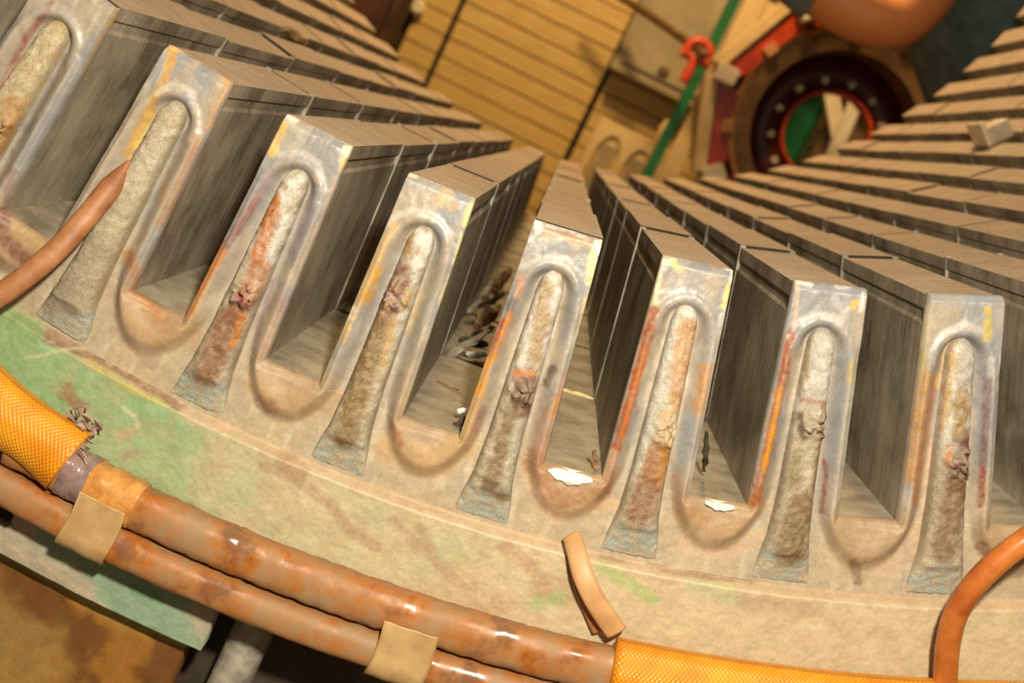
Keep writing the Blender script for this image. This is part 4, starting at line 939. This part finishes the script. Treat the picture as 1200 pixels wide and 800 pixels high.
# hose from the cabinet to the housing and a red shackle on it
hp = [at(700, -20, 2.8), at(752, 12, 2.7), at(790, 38, 2.5), at(818, 58, 2.32), at(826, 64, 2.26)]
tag(tube('rubber_hose', hp, .011, M['hose'], None, 50, 14, 1), 'brown rubber hose running from the cabinet to the ring housing', 'hose')
rs = at(818, 62, 2.32)
sh = thing('lifting_shackle', 'red lifting shackle hanging on the brown hose', 'shackle', rs)
arc = [rs+Vector((.028*math.cos(a), -.0, .028*math.sin(a))) for a in np.linspace(-.6, math.pi+.6, 14)]
tube('bow', arc, .011, M['redpaint'], sh, 40, 12)
tube('pin', [arc[0]+Vector((.015, 0, 0)), (arc[0]+arc[-1])/2, arc[-1]-Vector((.015, 0, 0))], .009, M['redpaint'], sh, 12, 12)
tube('tail', [(arc[0]+arc[-1])/2, (arc[0]+arc[-1])/2-Vector((0, 0, .03)), (arc[0]+arc[-1])/2-Vector((0, 0, .06))], .012, M['redpaint'], sh, 14, 12)
# rusty column left of the planks
rcx = at(430, 25, 2.7)
colm = thing('steel_column', 'dark rusty steel column left of the plank wall', 'column', (rcx.x, 2.7, 0))
box('web', (rcx.x-.10, 2.69, 0), (rcx.x+.06, 2.71, 2.4), M['rustcol'], colm)
for dx in (-.11, .06): box('flange', (rcx.x+dx, 2.62, 0), (rcx.x+dx+.02, 2.78, 2.4), M['rustcol'], colm)
wc = at(486, 5, 2.9)
tag(ring_loft('wall_knob', [(.001, 0), (.018, .0), (.024, .012), (.02, .035), (.001, .05)], M['white'], 24, (wc.x, 2.95, wc.z), None), 'small white wall knob on the planks', 'knob')

# ------------------------------------------------------------------ person standing beyond the bore
M['skin'] = simple('skin', (228, 142, 84), (238, 156, 96), 20, .5, bump=.1)
M['jacket'] = simple('blue_grey_jacket', (82, 102, 106), (110, 130, 132), 30, .8)
M['trousers'] = simple('dark_trousers', (20, 20, 24), (34, 34, 38), 30, .85)
M['hair'] = simple('dark_hair', (22, 14, 10), (44, 30, 20), 200, .6)
M['cuff'] = simple('grey_blue_glove_cuff', (96, 104, 112), (126, 134, 142), 60, .8)
M['shoe'] = simple('black_leather', (16, 14, 12), (30, 26, 22), 60, .5)
EL = at(1050, 34, 1.42)           # elbow
def skin_obj(name, pts, edges, radii, mat, parent, root=0, sub=2):
    me = bpy.data.meshes.new(name); me.from_pydata([tuple(p) for p in pts], edges, [])
    o = bpy.data.objects.new(name, me); COL.objects.link(o); me.materials.append(mat)
    o.modifiers.new('Skin', 'SKIN').use_smooth_shade = True
    sv = me.skin_vertices[0] if me.skin_vertices else None
    if sv is None:
        bm = bmesh.new(); bm.from_mesh(me); bm.verts.layers.skin.verify(); bm.to_mesh(me); bm.free(); sv = me.skin_vertices[0]
    for k, r in enumerate(radii):
        sv.data[k].radius = r if isinstance(r, tuple) else (r, r); sv.data[k].use_root = (k == root)
    s = o.modifiers.new('Subdivision', 'SUBSURF'); s.levels = sub; s.render_levels = sub
    if parent: attach(o, parent)
    return o
ex, ey, ez = EL
YP = 1.62
HIP = at(1237, 207, YP); CH = at(1128, -115, YP)
per = thing('person', 'person in a blue-grey jacket with a bare bent elbow behind the stator', 'person', (HIP.x, HIP.y, 0))
ax = (CH-HIP).normalized()
MID = HIP.lerp(CH, .5); NK = CH+ax*.10+Vector((-.03, 0, .02)); HD = NK+ax*.09+Vector((-.05, 0, .03)); TP = HD+ax*.08
pts = [tuple(p) for p in (HIP, MID, CH, NK, HD, TP)]
ed = [(0, 1), (1, 2), (2, 3), (3, 4), (4, 5)]
rad = [(.12, .10), (.11, .10), (.12, .10), .055, (.085, .08), (.06, .06)]
def add(p, r, frm): pts.append(tuple(p)); rad.append(r); ed.append((frm, len(pts)-1)); return len(pts)-1
def hand(wrist, fwd, side, down, frm):
    w = Vector(wrist); f = Vector(fwd).normalized(); s = Vector(side).normalized(); d = Vector(down).normalized()
    pc = add(w+f*.05, (.032, .018), frm)
    for k, (o_, l) in enumerate(((-.03, .068), (-.01, .08), (.01, .076), (.03, .058))):
        b = add(w+f*.088+s*o_, .0095, pc); b = add(w+f*(.088+l*.5)+s*o_*1.1+d*.012, .0088, b); add(w+f*(.088+l*.85)+s*o_*1.1+d*.035, .0075, b)
    b = add(w+f*.045-s*.042+d*.01, .011, pc); b = add(w+f*.075-s*.058+d*.02, .0095, b); add(w+f*.1-s*.06+d*.035, .008, b)
sh1 = add(CH+Vector((0, -.18, -.01)), .062, 2)
up1 = add(Vector((ex, ey, ez)).lerp(CH+Vector((0, -.18, -.01)), .45), .058, sh1)
e1 = add((ex, ey, ez), .058, up1); m1 = add((ex-.09, ey-.005, ez+.002), .060, e1); w1 = add((ex-.24, ey+.01, ez+.02), .032, m1)
hand((ex-.245, ey+.01, ez+.022), (-1, .05, .1), (0, -1, 0), (0, 0, -1), w1)
sh2 = add(CH+Vector((0, .18, -.01)), .062, 2)
e2 = add(CH+Vector((-.24, .22, .03)), .050, sh2); w2 = add(CH+Vector((-.46, .2, .12)), .032, e2)
hand(CH+Vector((-.465, .2, .122)), (-1, -.1, .35), (0, -1, 0), (0, 0, -1), w2)
for sy in (-1, 1):
    h = add(HIP+Vector((0, sy*.09, -.06)), .085, 0)
    k1 = add((HIP.x-.03, HIP.y+sy*.1, HIP.z*.52), .058, h); a1_ = add((HIP.x+.03, HIP.y+sy*.1, .08), .040, k1); add((HIP.x-.10, HIP.y+sy*.1, .035), .033, a1_)
body = skin_obj('body', pts, ed, rad, M['skin'], per)
tube('jacket', [HIP-ax*.10, HIP, MID, CH-ax*.05, CH+ax*.06], lambda t: .135+.02*math.sin(t*3.1)-.07*max(0, t-.85)/.15, M['jacket'], per, 40, 28, 1.45)
for shd, el_ in ((CH+Vector((0, -.17, .0)), Vector((ex, ey, ez))), (CH+Vector((0, .17, .0)), CH+Vector((-.24, .22, .03)))):
    tube('sleeve', [shd.lerp(el_, -.12), shd.lerp(el_, .2), shd.lerp(el_, .5)], lambda t: .080-.006*t, M['jacket'], per, 20, 20)
for sy in (-1, 1):
    tube('trouser_leg', [HIP+Vector((.0, sy*.075, .06)), HIP+Vector((0, sy*.09, -.08)), (HIP.x-.03, HIP.y+sy*.1, HIP.z*.52), (HIP.x+.025, HIP.y+sy*.1, .07)], lambda t: .125-.05*min(1, t*1.5), M['trousers'], per, 40, 20)
    skin_obj('shoe', [(HIP.x+.06, HIP.y+sy*.1, .05), (HIP.x-.03, HIP.y+sy*.1, .045), (HIP.x-.13, HIP.y+sy*.1, .035)], [(0, 1), (1, 2)], [.045, .045, .034], M['shoe'], per, 0, 1)
bm = bmesh.new(); bmesh.ops.create_uvsphere(bm, u_segments=24, v_segments=16, radius=1)
for v in bm.verts: v.co = Vector((v.co.x*.108+.02, v.co.y*.095, v.co.z*.10+.03))
bmesh.ops.delete(bm, geom=[v for v in bm.verts if v.co.z < -.02 and v.co.x < .06], context='VERTS')
me = bpy.data.meshes.new('hair'); bm.to_mesh(me); bm.free(); me.materials.append(M['hair']); o = bpy.data.objects.new('hair', me); o.location = HD+ax*.03; COL.objects.link(o); attach(o, per)
tube('cuff', [(ex-.135, ey+.0, ez+.008), (ex-.18, ey+.004, ez+.012), (ex-.225, ey+.008, ez+.018)], lambda t: .058-.012*t, M['cuff'], per, 16, 20)
